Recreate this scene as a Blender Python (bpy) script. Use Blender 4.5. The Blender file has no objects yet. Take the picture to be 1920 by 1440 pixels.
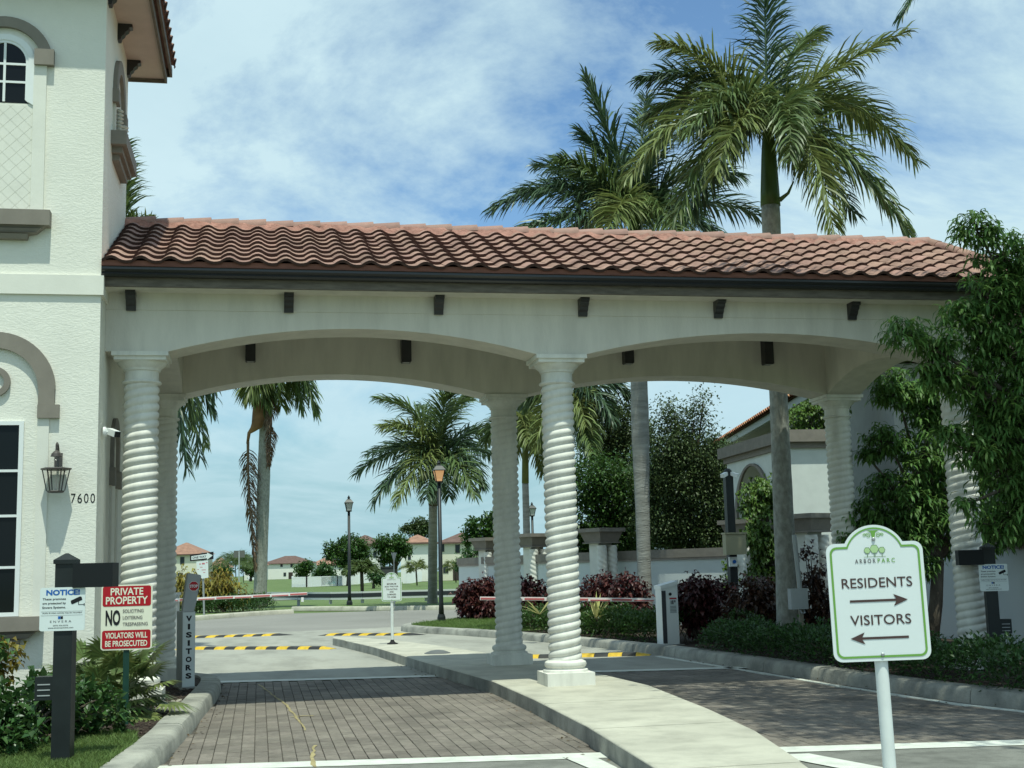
import bpy, bmesh, math, random
import numpy as np
from mathutils import Vector, Matrix

random.seed(7)
rng = np.random.default_rng(7)
pi = math.pi
scene = bpy.context.scene
COL = scene.collection

# ------------------------------------------------------------------ camera
F_PX, YAW, PITCH, ROLL = 2410.451, 0.1964, 0.1426, -0.0258
CAM = Vector((1.2738, -14.6247, 1.3179))
_f = Vector((math.sin(YAW)*math.cos(PITCH), math.cos(YAW)*math.cos(PITCH), math.sin(PITCH)))
_r0 = Vector((math.cos(YAW), -math.sin(YAW), 0)); _u0 = _r0.cross(_f)
_r = _r0*math.cos(ROLL) + _u0*math.sin(ROLL)
_u = -_r0*math.sin(ROLL) + _u0*math.cos(ROLL)
cam_d = bpy.data.cameras.new('camera'); cam = bpy.data.objects.new('camera', cam_d); COL.objects.link(cam)
cam_d.sensor_width = 36.0; cam_d.lens = 36.0*F_PX/1920.0
cam_d.clip_start = 0.1; cam_d.clip_end = 5000
cam.matrix_world = Matrix(((_r.x, _u.x, -_f.x, CAM.x), (_r.y, _u.y, -_f.y, CAM.y), (_r.z, _u.z, -_f.z, CAM.z), (0, 0, 0, 1)))
scene.camera = cam

def ray(u, v): return _f + _r*((u-960)/F_PX) - _u*((v-720)/F_PX)
def PD(u, v, d): return CAM + ray(u, v)*d                       # point at depth d
def PY(u, v, y): d = ray(u, v); return CAM + d*((y-CAM.y)/d.y)    # point on the plane Y = y
def PZ(u, v, z=-.15): d = ray(u, v); return CAM + d*((z-CAM.z)/d.z)

# ------------------------------------------------------------------ world, sun, exposure
SUN_EL, SUN_AZ = math.radians(70), math.radians(3)      # azimuth measured from -Y towards +X
W = bpy.data.worlds.new('World'); scene.world = W; W.use_nodes = True
nt = W.node_tree; nt.nodes.clear()
def wn(t, **k):
    n = nt.nodes.new(t)
    for a, b in k.items(): setattr(n, a, b)
    return n
L_ = nt.links.new
sky = wn('ShaderNodeTexSky', sky_type='NISHITA', sun_disc=False, sun_elevation=SUN_EL, sun_rotation=math.radians(180)-SUN_AZ,
         air_density=1.0, dust_density=0.25, ozone_density=2.0)
tc = wn('ShaderNodeTexCoord')
sep = wn('ShaderNodeSeparateXYZ'); L_(tc.outputs['Generated'], sep.inputs[0])
zz = wn('ShaderNodeMath', operation='ADD'); L_(sep.outputs[2], zz.inputs[0]); zz.inputs[1].default_value = 0.14
zc = wn('ShaderNodeMath', operation='MAXIMUM'); L_(zz.outputs[0], zc.inputs[0]); zc.inputs[1].default_value = 0.05
dx = wn('ShaderNodeMath', operation='DIVIDE'); L_(sep.outputs[0], dx.inputs[0]); L_(zc.outputs[0], dx.inputs[1])
dy = wn('ShaderNodeMath', operation='DIVIDE'); L_(sep.outputs[1], dy.inputs[0]); L_(zc.outputs[0], dy.inputs[1])
cmb = wn('ShaderNodeCombineXYZ'); L_(dx.outputs[0], cmb.inputs[0]); L_(dy.outputs[0], cmb.inputs[1])
mp = wn('ShaderNodeMapping'); L_(cmb.outputs[0], mp.inputs[0])
mp.inputs['Location'].default_value = (-1.377, -16.010, 0); mp.inputs['Rotation'].default_value = (0, 0, -0.6216); mp.inputs['Scale'].default_value = (1.0, 0.85, 1)
n1 = wn('ShaderNodeTexNoise'); L_(mp.outputs[0], n1.inputs['Vector'])
n1.inputs['Scale'].default_value = 0.8272; n1.inputs['Detail'].default_value = 10; n1.inputs['Roughness'].default_value = .63; n1.inputs['Distortion'].default_value = .5
rmp = wn('ShaderNodeValToRGB'); L_(n1.outputs['Fac'], rmp.inputs[0])
rmp.color_ramp.elements[0].position = .39; rmp.color_ramp.elements[0].color = (0.0, 0.0, 0.0, 1)
rmp.color_ramp.elements[1].position = .54; rmp.color_ramp.elements[1].color = (.97, .97, .97, 1)
n2 = wn('ShaderNodeTexNoise'); L_(mp.outputs[0], n2.inputs['Vector'])
n2.inputs['Scale'].default_value = 2.2; n2.inputs['Detail'].default_value = 8; n2.inputs['Roughness'].default_value = .6
crmp = wn('ShaderNodeValToRGB'); L_(n2.outputs['Fac'], crmp.inputs[0])
crmp.color_ramp.elements[0].position = .25; crmp.color_ramp.elements[0].color = (6.6, 9.1, 10.0, 1)
crmp.color_ramp.elements[1].position = .75; crmp.color_ramp.elements[1].color = (7.8, 10.3, 11.0, 1)
mix = wn('ShaderNodeMix', data_type='RGBA'); cf = wn('ShaderNodeMapRange'); L_(sep.outputs[2], cf.inputs[0]); cf.inputs[1].default_value = .0; cf.inputs[2].default_value = .2; cf.inputs[3].default_value = .3; cf.inputs[4].default_value = 1
cm = wn('ShaderNodeMath', operation='MULTIPLY'); L_(rmp.outputs[0], cm.inputs[0]); L_(cf.outputs[0], cm.inputs[1])
L_(cm.outputs[0], mix.inputs[0]); tint = wn('ShaderNodeMix', data_type='RGBA', blend_type='MULTIPLY'); tint.inputs[0].default_value = 1; L_(sky.outputs[0], tint.inputs[6]); tint.inputs[7].default_value = (1.38, 1.72, 1.80, 1)
hz = wn('ShaderNodeMapRange', interpolation_type='SMOOTHSTEP'); L_(sep.outputs[2], hz.inputs[0]); hz.inputs[1].default_value = .26; hz.inputs[2].default_value = .02; hz.inputs[3].default_value = 0; hz.inputs[4].default_value = 1
air = wn('ShaderNodeMix', data_type='RGBA'); L_(hz.outputs[0], air.inputs[0]); L_(tint.outputs[2], air.inputs[6]); air.inputs[7].default_value = (4.15, 6.9, 7.7, 1)
L_(air.outputs[2], mix.inputs[6]); L_(crmp.outputs[0], mix.inputs[7])
bg = wn('ShaderNodeBackground'); L_(mix.outputs[2], bg.inputs[0]); bg.inputs[1].default_value = 0.085
wo = wn('ShaderNodeOutputWorld'); L_(bg.outputs[0], wo.inputs[0])

sun_d = bpy.data.lights.new('sun', 'SUN'); sun = bpy.data.objects.new('sun', sun_d); COL.objects.link(sun)
sun_d.energy = 4.2; sun_d.angle = math.radians(0.55); sun_d.color = (0.935, 1.0, 0.86)
_sd = Vector((math.sin(SUN_AZ)*math.cos(SUN_EL), -math.cos(SUN_AZ)*math.cos(SUN_EL), math.sin(SUN_EL)))   # towards the sun
sun.rotation_euler = _sd.to_track_quat('Z', 'Y').to_euler(); sun.location = (0, -20, 40)

scene.render.engine = 'CYCLES'
scene.cycles.use_denoising = True
scene.cycles.max_bounces = 7; scene.cycles.diffuse_bounces = 4; scene.cycles.transparent_max_bounces = 8
vs = scene.view_settings
vs.view_transform = 'Standard'; vs.look = 'None'; vs.exposure = 0.0; vs.gamma = 1.0; vs.use_curve_mapping = False

# ------------------------------------------------------------------ materials
MATS = {}
def M(name, col, rough=.6, var=0.0, scale=4.0, bump=0.0, bscale=40.0, rand=0.0, spec=.3, metal=0.0, col2=None, stretch=(1, 1, 1),
      transl=0.0, island=0.0, emit=None, detail=5, bdist=.01, speck=0.0, wpos=False, stain=0.0, sscale=.9):
    if name in MATS: return MATS[name]
    m = bpy.data.materials.new(name); m.use_nodes = True; t = m.node_tree; N = t.nodes; K = t.links.new
    b = N['Principled BSDF']; out = N['Material Output']
    b.inputs['Roughness'].default_value = rough; b.inputs['Metallic'].default_value = metal; b.inputs['Specular IOR Level'].default_value = spec
    co = N.new('ShaderNodeTexCoord'); mpn = N.new('ShaderNodeMapping'); K(N.new('ShaderNodeNewGeometry').outputs['Position'] if wpos else co.outputs['Object'], mpn.inputs[0]); mpn.inputs['Scale'].default_value = stretch
    c = N.new('ShaderNodeRGB'); c.outputs[0].default_value = (*col, 1); cur = c.outputs[0]
    if var or col2:
        ns = N.new('ShaderNodeTexNoise'); K(mpn.outputs[0], ns.inputs['Vector']); ns.inputs['Scale'].default_value = scale; ns.inputs['Detail'].default_value = detail
        ns.inputs['Roughness'].default_value = .6
        r = N.new('ShaderNodeValToRGB'); K(ns.outputs['Fac'], r.inputs[0])
        r.color_ramp.elements[0].position = .32; r.color_ramp.elements[1].position = .68
        if col2: a0, a1 = col, col2
        else: a0, a1 = [x*(1-var) for x in col], [min(1, x*(1+var)) for x in col]
        r.color_ramp.elements[0].color = (*a0, 1); r.color_ramp.elements[1].color = (*a1, 1); cur = r.outputs[0]
    if speck:
        ns = N.new('ShaderNodeTexNoise'); K(mpn.outputs[0], ns.inputs['Vector']); ns.inputs['Scale'].default_value = 180; ns.inputs['Detail'].default_value = 2
        mr = N.new('ShaderNodeMapRange'); K(ns.outputs['Fac'], mr.inputs[0]); mr.inputs[1].default_value = .3; mr.inputs[2].default_value = .7
        mr.inputs[3].default_value = 1-speck; mr.inputs[4].default_value = 1+speck
        mx = N.new('ShaderNodeVectorMath'); mx.operation = 'SCALE'; K(cur, mx.inputs[0]); K(mr.outputs[0], mx.inputs['Scale']); cur = mx.outputs[0]
    if stain:
        ns = N.new('ShaderNodeTexNoise'); K(mpn.outputs[0], ns.inputs['Vector']); ns.inputs['Scale'].default_value = sscale; ns.inputs['Detail'].default_value = 8; ns.inputs['Roughness'].default_value = .65
        mr = N.new('ShaderNodeMapRange'); K(ns.outputs['Fac'], mr.inputs[0]); mr.inputs[1].default_value = .36; mr.inputs[2].default_value = .56
        mr.inputs[3].default_value = 1-stain; mr.inputs[4].default_value = 1.04
        mx = N.new('ShaderNodeVectorMath'); mx.operation = 'SCALE'; K(cur, mx.inputs[0]); K(mr.outputs[0], mx.inputs['Scale']); cur = mx.outputs[0]
    if rand or island:
        if rand: src = N.new('ShaderNodeObjectInfo').outputs['Random']; amt = rand
        else: src = N.new('ShaderNodeNewGeometry').outputs['Random Per Island']; amt = island
        hs = N.new('ShaderNodeHueSaturation'); K(cur, hs.inputs['Color'])
        mr = N.new('ShaderNodeMapRange'); K(src, mr.inputs[0]); mr.inputs[3].default_value = 1-amt; mr.inputs[4].default_value = 1+amt
        K(mr.outputs[0], hs.inputs['Value'])
        m2 = N.new('ShaderNodeMath'); m2.operation = 'MULTIPLY_ADD'; K(src, m2.inputs[0]); m2.inputs[1].default_value = 37.0; m2.inputs[2].default_value = 0
        fr = N.new('ShaderNodeMath'); fr.operation = 'FRACT'; K(m2.outputs[0], fr.inputs[0])
        mr2 = N.new('ShaderNodeMapRange'); K(fr.outputs[0], mr2.inputs[0]); mr2.inputs[3].default_value = .5-.012*amt/.3; mr2.inputs[4].default_value = .5+.010*amt/.3
        K(mr2.outputs[0], hs.inputs['Hue']); cur = hs.outputs[0]
    K(cur, b.inputs['Base Color'])
    if bump:
        nb = N.new('ShaderNodeTexNoise'); K(mpn.outputs[0], nb.inputs['Vector']); nb.inputs['Scale'].default_value = bscale; nb.inputs['Detail'].default_value = 4
        bp = N.new('ShaderNodeBump'); K(nb.outputs['Fac'], bp.inputs['Height']); bp.inputs['Strength'].default_value = bump; bp.inputs['Distance'].default_value = bdist
        K(bp.outputs[0], b.inputs['Normal'])
    if transl:
        tr = N.new('ShaderNodeBsdfTranslucent'); 
        g = N.new('ShaderNodeHueSaturation'); K(cur, g.inputs['Color']); g.inputs['Value'].default_value = 1.3; g.inputs['Hue'].default_value = .485
        K(g.outputs[0], tr.inputs[0])
        ms = N.new('ShaderNodeMixShader'); ms.inputs[0].default_value = transl; K(b.outputs[0], ms.inputs[1]); K(tr.outputs[0], ms.inputs[2]); K(ms.outputs[0], out.inputs[0])
    if emit:
        b.inputs['Emission Color'].default_value = (*emit[:3], 1); b.inputs['Emission Strength'].default_value = emit[3]
    MATS[name] = m; return m

def stucco_mat(name, col, dist=.02):
    m = M(name, col, .8, var=.04, scale=1.6, spec=.2)
    t = m.node_tree; N = t.nodes; K = t.links.new; b = N['Principled BSDF']
    co = N.new('ShaderNodeTexCoord'); mpn = N.new('ShaderNodeMapping'); K(co.outputs['Object'], mpn.inputs[0]); mpn.inputs['Scale'].default_value = (9, 9, 24)
    n = N.new('ShaderNodeTexNoise'); K(mpn.outputs[0], n.inputs['Vector']); n.inputs['Scale'].default_value = 1.0; n.inputs['Detail'].default_value = 3; n.inputs['Distortion'].default_value = 2.2
    r = N.new('ShaderNodeValToRGB'); K(n.outputs['Fac'], r.inputs[0]); r.color_ramp.elements[0].position = .40; r.color_ramp.elements[1].position = .62
    n2_ = N.new('ShaderNodeTexNoise'); K(co.outputs['Object'], n2_.inputs['Vector']); n2_.inputs['Scale'].default_value = 90; n2_.inputs['Detail'].default_value = 3
    ad = N.new('ShaderNodeMath'); ad.operation = 'MULTIPLY_ADD'; K(n2_.outputs['Fac'], ad.inputs[0]); ad.inputs[1].default_value = .35; K(r.outputs[0], ad.inputs[2])
    bp = N.new('ShaderNodeBump'); K(ad.outputs[0], bp.inputs['Height']); bp.inputs['Strength'].default_value = .13; bp.inputs['Distance'].default_value = dist
    K(bp.outputs[0], b.inputs['Normal']); return m

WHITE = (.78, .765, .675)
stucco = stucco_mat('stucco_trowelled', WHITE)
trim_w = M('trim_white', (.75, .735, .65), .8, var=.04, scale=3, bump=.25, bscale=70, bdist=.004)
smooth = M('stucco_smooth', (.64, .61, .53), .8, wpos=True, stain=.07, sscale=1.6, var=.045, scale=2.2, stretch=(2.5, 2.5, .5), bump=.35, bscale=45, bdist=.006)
colm = M('cast_column', (.70, .69, .62), .9, spec=.1, wpos=True, stain=.10, sscale=3.0, var=.09, scale=2.6, stretch=(2, 2, .6), bump=.25, bscale=70, bdist=.005, speck=.04)
taupe = M('taupe_trim', (.235, .21, .175), .75, var=.08, scale=5, bump=.2, bscale=150, bdist=.003)
capt = M('wall_cap_paint', (.22, .195, .165), .75, var=.12, scale=6, bump=.2, bscale=80)
bronze = M('dark_bronze', (.028, .028, .028), .4, spec=.45, var=.2, scale=8)
fascia_m = M('weathered_fascia', (.135, .115, .09), .7, var=.3, scale=5, stretch=(1, 1, 6))
tile_m = M('clay_tile', (.335, .20, .155), .8, var=.15, scale=9, rand=.16, bump=.15, bscale=60, speck=.12, wpos=True, stain=.3, sscale=2.2)
ridge_m = M('ridge_tile', (.31, .185, .15), .75, var=.15, scale=6, rand=.12, bump=.2, bscale=50)
mortar = M('mortar', (.36, .185, .145), .9, var=.3, scale=7, bump=.9, bscale=18, bdist=.03)
glass_dark = M('window_glass', (.008, .010, .011), .08, spec=.22)
white_frame = M('white_vinyl', (.78, .8, .78), .4)
paver_m = M('clay_paver', (.195, .170, .142), .85, var=.15, scale=14, rand=.14, bump=.4, bscale=70, bdist=.006, speck=.2, wpos=True, stain=.3, sscale=1.1)
paver_m2 = M('clay_paver_island', (.195, .170, .142), .85, var=.2, scale=.8, island=.14, bump=.4, bscale=70, bdist=.006, speck=.2, wpos=True, stain=.3, sscale=1.1)
bed_m = M('joint_sand', (.085, .075, .062), .95, var=.3, scale=9, speck=.3)
conc = M('concrete_walk', (.475, .455, .37), .85, var=.12, scale=.9, detail=9, wpos=True, stain=.16, sscale=2.6, bump=.25, bscale=90, bdist=.004, speck=.1)
kerb_m = M('concrete_kerb', (.42, .41, .35), .88, col2=(.17, .17, .15), scale=2.2, detail=8, bump=.5, bscale=30, bdist=.012, speck=.15)
apron_m = M('concrete_road', (.37, .36, .305), .88, col2=(.295, .29, .25), scale=.55, stretch=(1, .35, 1), speck=.12, bump=.2, bscale=60, stain=.22, sscale=1.3)
asph = M('asphalt', (.24, .24, .21), .9, col2=(.15, .15, .132), scale=.9, speck=.35, stain=.3, sscale=3.5, bump=.5, bscale=120, bdist=.006)
asph_far = M('asphalt_far', (.235, .225, .20), .9, var=.12, scale=.25, speck=.2)
paint_w = M('road_paint_white', (.62, .63, .56), .7, var=.14, scale=6, speck=.1)
paint_y = M('marking_yellow', (.34, .28, .14), .8, var=.25, scale=10)
grass_g = M('turf', (.085, .135, .035), .9, col2=(.13, .175, .06), scale=.35, speck=.35)
grass_b = M('grass_blade', (.13, .20, .055), .6, island=.35, transl=.35)
mulch_m = M('mulch', (.055, .040, .030), .95, var=.5, scale=25, bump=1.0, bscale=60, bdist=.03, speck=.4)
chip_m = M('mulch_chip', (.07, .05, .038), .95, island=.5)
green_dk = M('leaf_dark_green', (.042, .10, .026), .38, island=.35, transl=.22, spec=.4)
green_md = M('leaf_mid_green', (.045, .10, .020), .4, island=.35, transl=.25, spec=.4)
green_lt = M('leaf_light_green', (.085, .155, .028), .42, island=.35, transl=.28, spec=.35)
mango_m = M('mango_leaf', (.10, .20, .05), .5, island=.4, transl=.38, spec=.3)
olive_m = M('leaf_olive', (.07, .105, .038), .45, island=.4, transl=.2)
red_m = M('copperleaf_red', (.068, .021, .018), .4, island=.5, transl=.2, spec=.35)
brz_m = M('copperleaf_bronze', (.07, .035, .02), .4, island=.45, transl=.18, spec=.4)
croton_m = M('croton_leaf', (.20, .17, .03), .45, island=.5, transl=.25)
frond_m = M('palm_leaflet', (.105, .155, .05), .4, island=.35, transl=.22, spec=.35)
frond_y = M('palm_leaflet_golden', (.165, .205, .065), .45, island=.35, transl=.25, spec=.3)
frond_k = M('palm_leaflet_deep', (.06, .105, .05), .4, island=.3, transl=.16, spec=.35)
dead_m = M('dead_frond', (.16, .105, .065), .8, island=.35)
shaft_m = M('crownshaft', (.055, .10, .025), .4, var=.25, scale=3, stretch=(3, 3, .5))
trunk_m = M('palm_trunk', (.34, .34, .31), .9, col2=(.20, .198, .178), scale=2.2, stretch=(1, 1, 5), bump=.6, bscale=9, bdist=.03)
trunk_m2 = M('palm_trunk_lichen', (.40, .40, .355), .9, col2=(.22, .22, .19), scale=14, stretch=(1, 1, .6), bump=.5, bscale=25, bdist=.02)
bark_m = M('bark', (.10, .082, .062), .9, var=.35, scale=6, stretch=(2, 2, .6), bump=.7, bscale=20, bdist=.02)
black_p = M('black_post', (.012, .016, .016), .45, spec=.4, var=.2, scale=6)
green_post = M('green_post', (.012, .05, .035), .5, var=.2, scale=10)
sign_w = M('sign_white', (.72, .78, .76), .35, spec=.4, var=.02)
sign_cream = M('sign_cream', (.80, .79, .62), .4)
sign_red = M('sign_red', (.42, .012, .02), .35)
sign_green = M('sign_green', (.16, .36, .07), .4)
sign_lgreen = M('sign_pale_green', (.42, .60, .30), .4)
ink = M('ink_black', (.012, .012, .014), .5)
ink_br = M('ink_brown', (.075, .045, .04), .5)
ink_gr = M('ink_grey_green', (.13, .22, .10), .5)
ink_gy = M('ink_grey', (.10, .095, .10), .5)
ink_bl = M('ink_blue', (.015, .12, .42), .4)
steel_g = M('grey_steel', (.36, .38, .38), .5, var=.08, spec=.4)
galv = M('galvanised', (.36, .38, .38), .45, metal=.4)
lgrey = M('light_grey_plate', (.60, .65, .64), .45)
yel = M('bump_yellow', (.62, .40, .03), .6, var=.2, scale=12)
blk = M('bump_black', (.035, .035, .033), .7, var=.3, scale=10)
arm_w = M('arm_white', (.80, .80, .78), .4)
arm_r = M('arm_red', (.52, .13, .13), .4)
beige_box = M('beige_box', (.33, .31, .20), .5)
lamp_glass = M('lamp_glass', (.50, .50, .48), .25, spec=.4)
lamp_lit = M('lamp_lit', (.55, .35, .2), .4, emit=(1.0, .5, .2, .4))
lant_glass = M('lantern_glass', (.25, .28, .28), .06, spec=.6)
_n = lant_glass.node_tree; _t = _n.nodes.new('ShaderNodeBsdfTransparent'); _m = _n.nodes.new('ShaderNodeMixShader'); _m.inputs[0].default_value = .95
_n.links.new(_n.nodes['Principled BSDF'].outputs[0], _m.inputs[1]); _n.links.new(_t.outputs[0], _m.inputs[2]); _n.links.new(_m.outputs[0], _n.nodes['Material Output'].inputs[0])
cream_w = M('house_cream', (.70, .67, .54), .8)
white_w = M('house_white', (.76, .75, .68), .8)
roof_or = M('roof_orange', (.30, .165, .115), .8, var=.2, scale=1.5)
roof_br = M('roof_brown', (.14, .085, .07), .8, var=.2, scale=1.5)
teal = M('pool_teal', (.10, .42, .45), .3)
shed_m = M('shed_grey', (.06, .065, .065), .7)
car_w = M('car_white', (.75, .75, .75), .25, spec=.5)
rubber = M('rubber', (.015, .015, .015), .8)
dome_m = M('dome_grey', (.13, .14, .14), .7)
rail_w = M('guardrail_white', (.6, .62, .6), .5)
rail_d = M('guardrail_dark', (.03, .035, .04), .5)

# ------------------------------------------------------------------ builders
def wloc(o):
    v = Vector((0, 0, 0))
    while o is not None: v += o.location; o = o.parent
    return v
def props(o, label=None, cat=None, group=None, kind=None):
    if label: o['label'] = label
    if cat: o['category'] = cat
    if group: o['group'] = group
    if kind: o['kind'] = kind
    return o
def thing(name, label, cat, loc=(0, 0, 0), rz=0.0, group=None, rot=None):
    o = bpy.data.objects.new(name, None); COL.objects.link(o); o.location = loc; o.empty_display_size = .2
    o.rotation_euler = rot if rot else (0, 0, rz)
    return props(o, label, cat, group)
def link(name, me, mat, parent=None, loc=(0, 0, 0)):
    o = bpy.data.objects.new(name, me); COL.objects.link(o); o.location = loc
    if mat is not None and len(me.materials) == 0: me.materials.append(mat)
    if parent is not None: o.parent = parent
    return o

class MB:
    def __init__(s): s.v = []; s.f = []
    def add(s, vs_, fs_):
        n = len(s.v); s.v += [tuple(a) for a in vs_]; s.f += [tuple(i+n for i in q) for q in fs_]; return s
    def box(s, x0, x1, y0, y1, z0, z1):
        return s.add([(x0, y0, z0), (x1, y0, z0), (x1, y1, z0), (x0, y1, z0), (x0, y0, z1), (x1, y0, z1), (x1, y1, z1), (x0, y1, z1)],
                     [(0, 3, 2, 1), (4, 5, 6, 7), (0, 1, 5, 4), (1, 2, 6, 5), (2, 3, 7, 6), (3, 0, 4, 7)])
    def frustum(s, x0, x1, y0, y1, z0, z1, d):
        return s.add([(x0, y0, z0), (x1, y0, z0), (x1, y1, z0), (x0, y1, z0), (x0+d, y0+d, z1), (x1-d, y0+d, z1), (x1-d, y1-d, z1), (x0+d, y1-d, z1)],
                     [(0, 3, 2, 1), (4, 5, 6, 7), (0, 1, 5, 4), (1, 2, 6, 5), (2, 3, 7, 6), (3, 0, 4, 7)])
    def bar(s, a, b, w, h=None, up=(0, 0, 1)):
        h = h or w; a = Vector(a); b = Vector(b); t = (b-a).normalized(); up = Vector(up)
        if abs(t.dot(up)) > .98: up = Vector((0, 1, 0))
        sd = t.cross(up).normalized(); n = sd.cross(t)
        vs_ = [p + sd*(i*w/2) + n*(j*h/2) for p in (a, b) for i, j in ((-1, -1), (1, -1), (1, 1), (-1, 1))]
        return s.add(vs_, [(0, 3, 2, 1), (4, 5, 6, 7), (0, 1, 5, 4), (1, 2, 6, 5), (2, 3, 7, 6), (3, 0, 4, 7)])
    def tube(s, pts, rad, n=8, caps=True):
        pts = [Vector(p) for p in pts]
        if not isinstance(rad, (list, tuple)): rad = [rad]*len(pts)
        base = len(s.v); ref = Vector((0.31, 0.95, 0.07))
        for i, p in enumerate(pts):
            t = (pts[min(i+1, len(pts)-1)] - pts[max(i-1, 0)]).normalized()
            a = t.cross(ref)
            if a.length < .05: a = t.cross(Vector((1, 0, 0)))
            a.normalize(); b = t.cross(a)
            for k in range(n):
                th = 2*pi*k/n; s.v.append(tuple(p + (a*math.cos(th)+b*math.sin(th))*rad[i]))
        for i in range(len(pts)-1):
            for k in range(n):
                k2 = (k+1) % n; s.f.append((base+i*n+k, base+i*n+k2, base+(i+1)*n+k2, base+(i+1)*n+k))
        if caps:
            s.f.append(tuple(base+k for k in range(n))[::-1]); s.f.append(tuple(base+(len(pts)-1)*n+k for k in range(n)))
        return s
    def lathe(s, prof, n=24, c=(0, 0, 0), cap=True, sq=False, rot=0):
        base = len(s.v)
        for r, z in prof:
            for k in range(n):
                th = 2*pi*k/n + rot; s.v.append((c[0]+r*math.cos(th), c[1]+r*math.sin(th), c[2]+z))
        for i in range(len(prof)-1):
            for k in range(n):
                k2 = (k+1) % n; s.f.append((base+i*n+k, base+i*n+k2, base+(i+1)*n+k2, base+(i+1)*n+k))
        if cap:
            s.f.append(tuple(base+k for k in range(n))[::-1]); s.f.append(tuple(base+(len(prof)-1)*n+k for k in range(n)))
        return s
    def prism(s, poly, a, b, axis='y'):
        """poly 2-D (p,q); axis y: (x,z) extruded in y; axis x: (y,z) in x; axis z: (x,y) in z"""
        n = len(poly)
        def P(p, q, t): return {'y': (p, t, q), 'x': (t, p, q), 'z': (p, q, t)}[axis]
        vs_ = [P(p, q, a) for p, q in poly] + [P(p, q, b) for p, q in poly]
        fs_ = [tuple(range(n)), tuple(range(2*n-1, n-1, -1))] + [((i+1) % n, i, n+i, n+(i+1) % n) for i in range(n)]
        return s.add(vs_, fs_)
    def strip(s, inner, outer, a, b, axis='y'):
        """two poly-lines of the same length (p,q): a ribbon solid between them"""
        n = len(inner)
        def P(p, q, t): return {'y': (p, t, q), 'x': (t, p, q), 'z': (p, q, t)}[axis]
        vs_ = [P(*p, a) for p in inner] + [P(*p, a) for p in outer] + [P(*p, b) for p in inner] + [P(*p, b) for p in outer]
        fs_ = []
        for i in range(n-1):
            fs_ += [(i, i+1, n+i+1, n+i), (2*n+i, 3*n+i, 3*n+i+1, 2*n+i+1), (i, 2*n+i, 2*n+i+1, i+1), (n+i, n+i+1, 3*n+i+1, 3*n+i)]
        fs_ += [(0, n, 3*n, 2*n), (n-1, 3*n-1, 4*n-1, 2*n-1)]
        return s.add(vs_, fs_)
    def mesh(s, name, smooth_=False, fix=True, off=None):
        me = bpy.data.meshes.new(name)
        vv = s.v if off is None else [(x-off[0], y-off[1], z-off[2]) for x, y, z in s.v]
        me.from_pydata(vv, [], s.f)
        if fix:
            bm = bmesh.new(); bm.from_mesh(me); bmesh.ops.recalc_face_normals(bm, faces=bm.faces); bm.to_mesh(me); bm.free()
        if smooth_:
            me.shade_smooth()
            if smooth_ is not True: me.set_sharp_from_angle(angle=math.radians(smooth_))
        me.update(); return me
    def build(s, name, mat, parent=None, smooth_=False, world=True, loc=None, fix=True):
        """world=True: vertices are world coordinates; otherwise coordinates of the parent"""
        if parent is not None:
            off = wloc(parent) if world else None
            return link(name, s.mesh(name, smooth_, fix, off), mat, parent)
        loc = Vector(loc) if loc is not None else Vector((0, 0, 0))
        return link(name, s.mesh(name, smooth_, fix, loc), mat, None, loc)

def arc(cx, cz, r, a0, a1, n): return [(cx+r*math.cos(a0+(a1-a0)*i/n), cz+r*math.sin(a0+(a1-a0)*i/n)) for i in range(n+1)]
def rrect(x0, x1, z0, z1, r, n=5):
    p = []
    for cx, cz, a in ((x1-r, z1-r, 0), (x0+r, z1-r, pi/2), (x0+r, z0+r, pi), (x1-r, z0+r, 1.5*pi)): p += arc(cx, cz, r, a, a+pi/2, n)
    return p
def flat(mb, poly, y):          # a flat print facing -Y in the parent's own coordinates
    n = len(poly); a = sum(poly[i][0]*poly[(i+1) % n][1]-poly[(i+1) % n][0]*poly[i][1] for i in range(n))
    if a < 0: poly = poly[::-1]
    mb.add([(p, y, q) for p, q in poly], [tuple(range(n))]); return mb
_TX = {}
def text_geo(body, bold):
    k = (body, bold)
    if k in _TX: return _TX[k]
    cu = bpy.data.curves.new('lettering', 'FONT'); cu.body = body; cu.size = 1; cu.offset = bold; cu.resolution_u = 3
    o = bpy.data.objects.new('lettering', cu); COL.objects.link(o)
    dg = bpy.context.evaluated_depsgraph_get(); dg.update(); me = o.evaluated_get(dg).to_mesh()
    V = [(v.co.x, v.co.y) for v in me.vertices]; Fc = [tuple(p.vertices) for p in me.polygons]
    o.evaluated_get(dg).to_mesh_clear(); bpy.data.objects.remove(o); bpy.data.curves.remove(cu)
    x0, x1 = min(v[0] for v in V), max(v[0] for v in V); y0, y1 = min(v[1] for v in V), max(v[1] for v in V)
    _TX[k] = ([((x-x0)/(x1-x0)-.5, (y-y0)/(y1-y0)-.5) for x, y in V], Fc); return _TX[k]
def letters(mb, body, cx, cz, w, h, y, bold=.0, taper=0):
    V, Fc = text_geo(body, bold)
    return mb.add([(cx+x*w, y, cz+z*h) for x, z in V], Fc)
def print_on(parent, name, mat, mb): return mb.build(name, mat, parent, world=False, fix=False)

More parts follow.
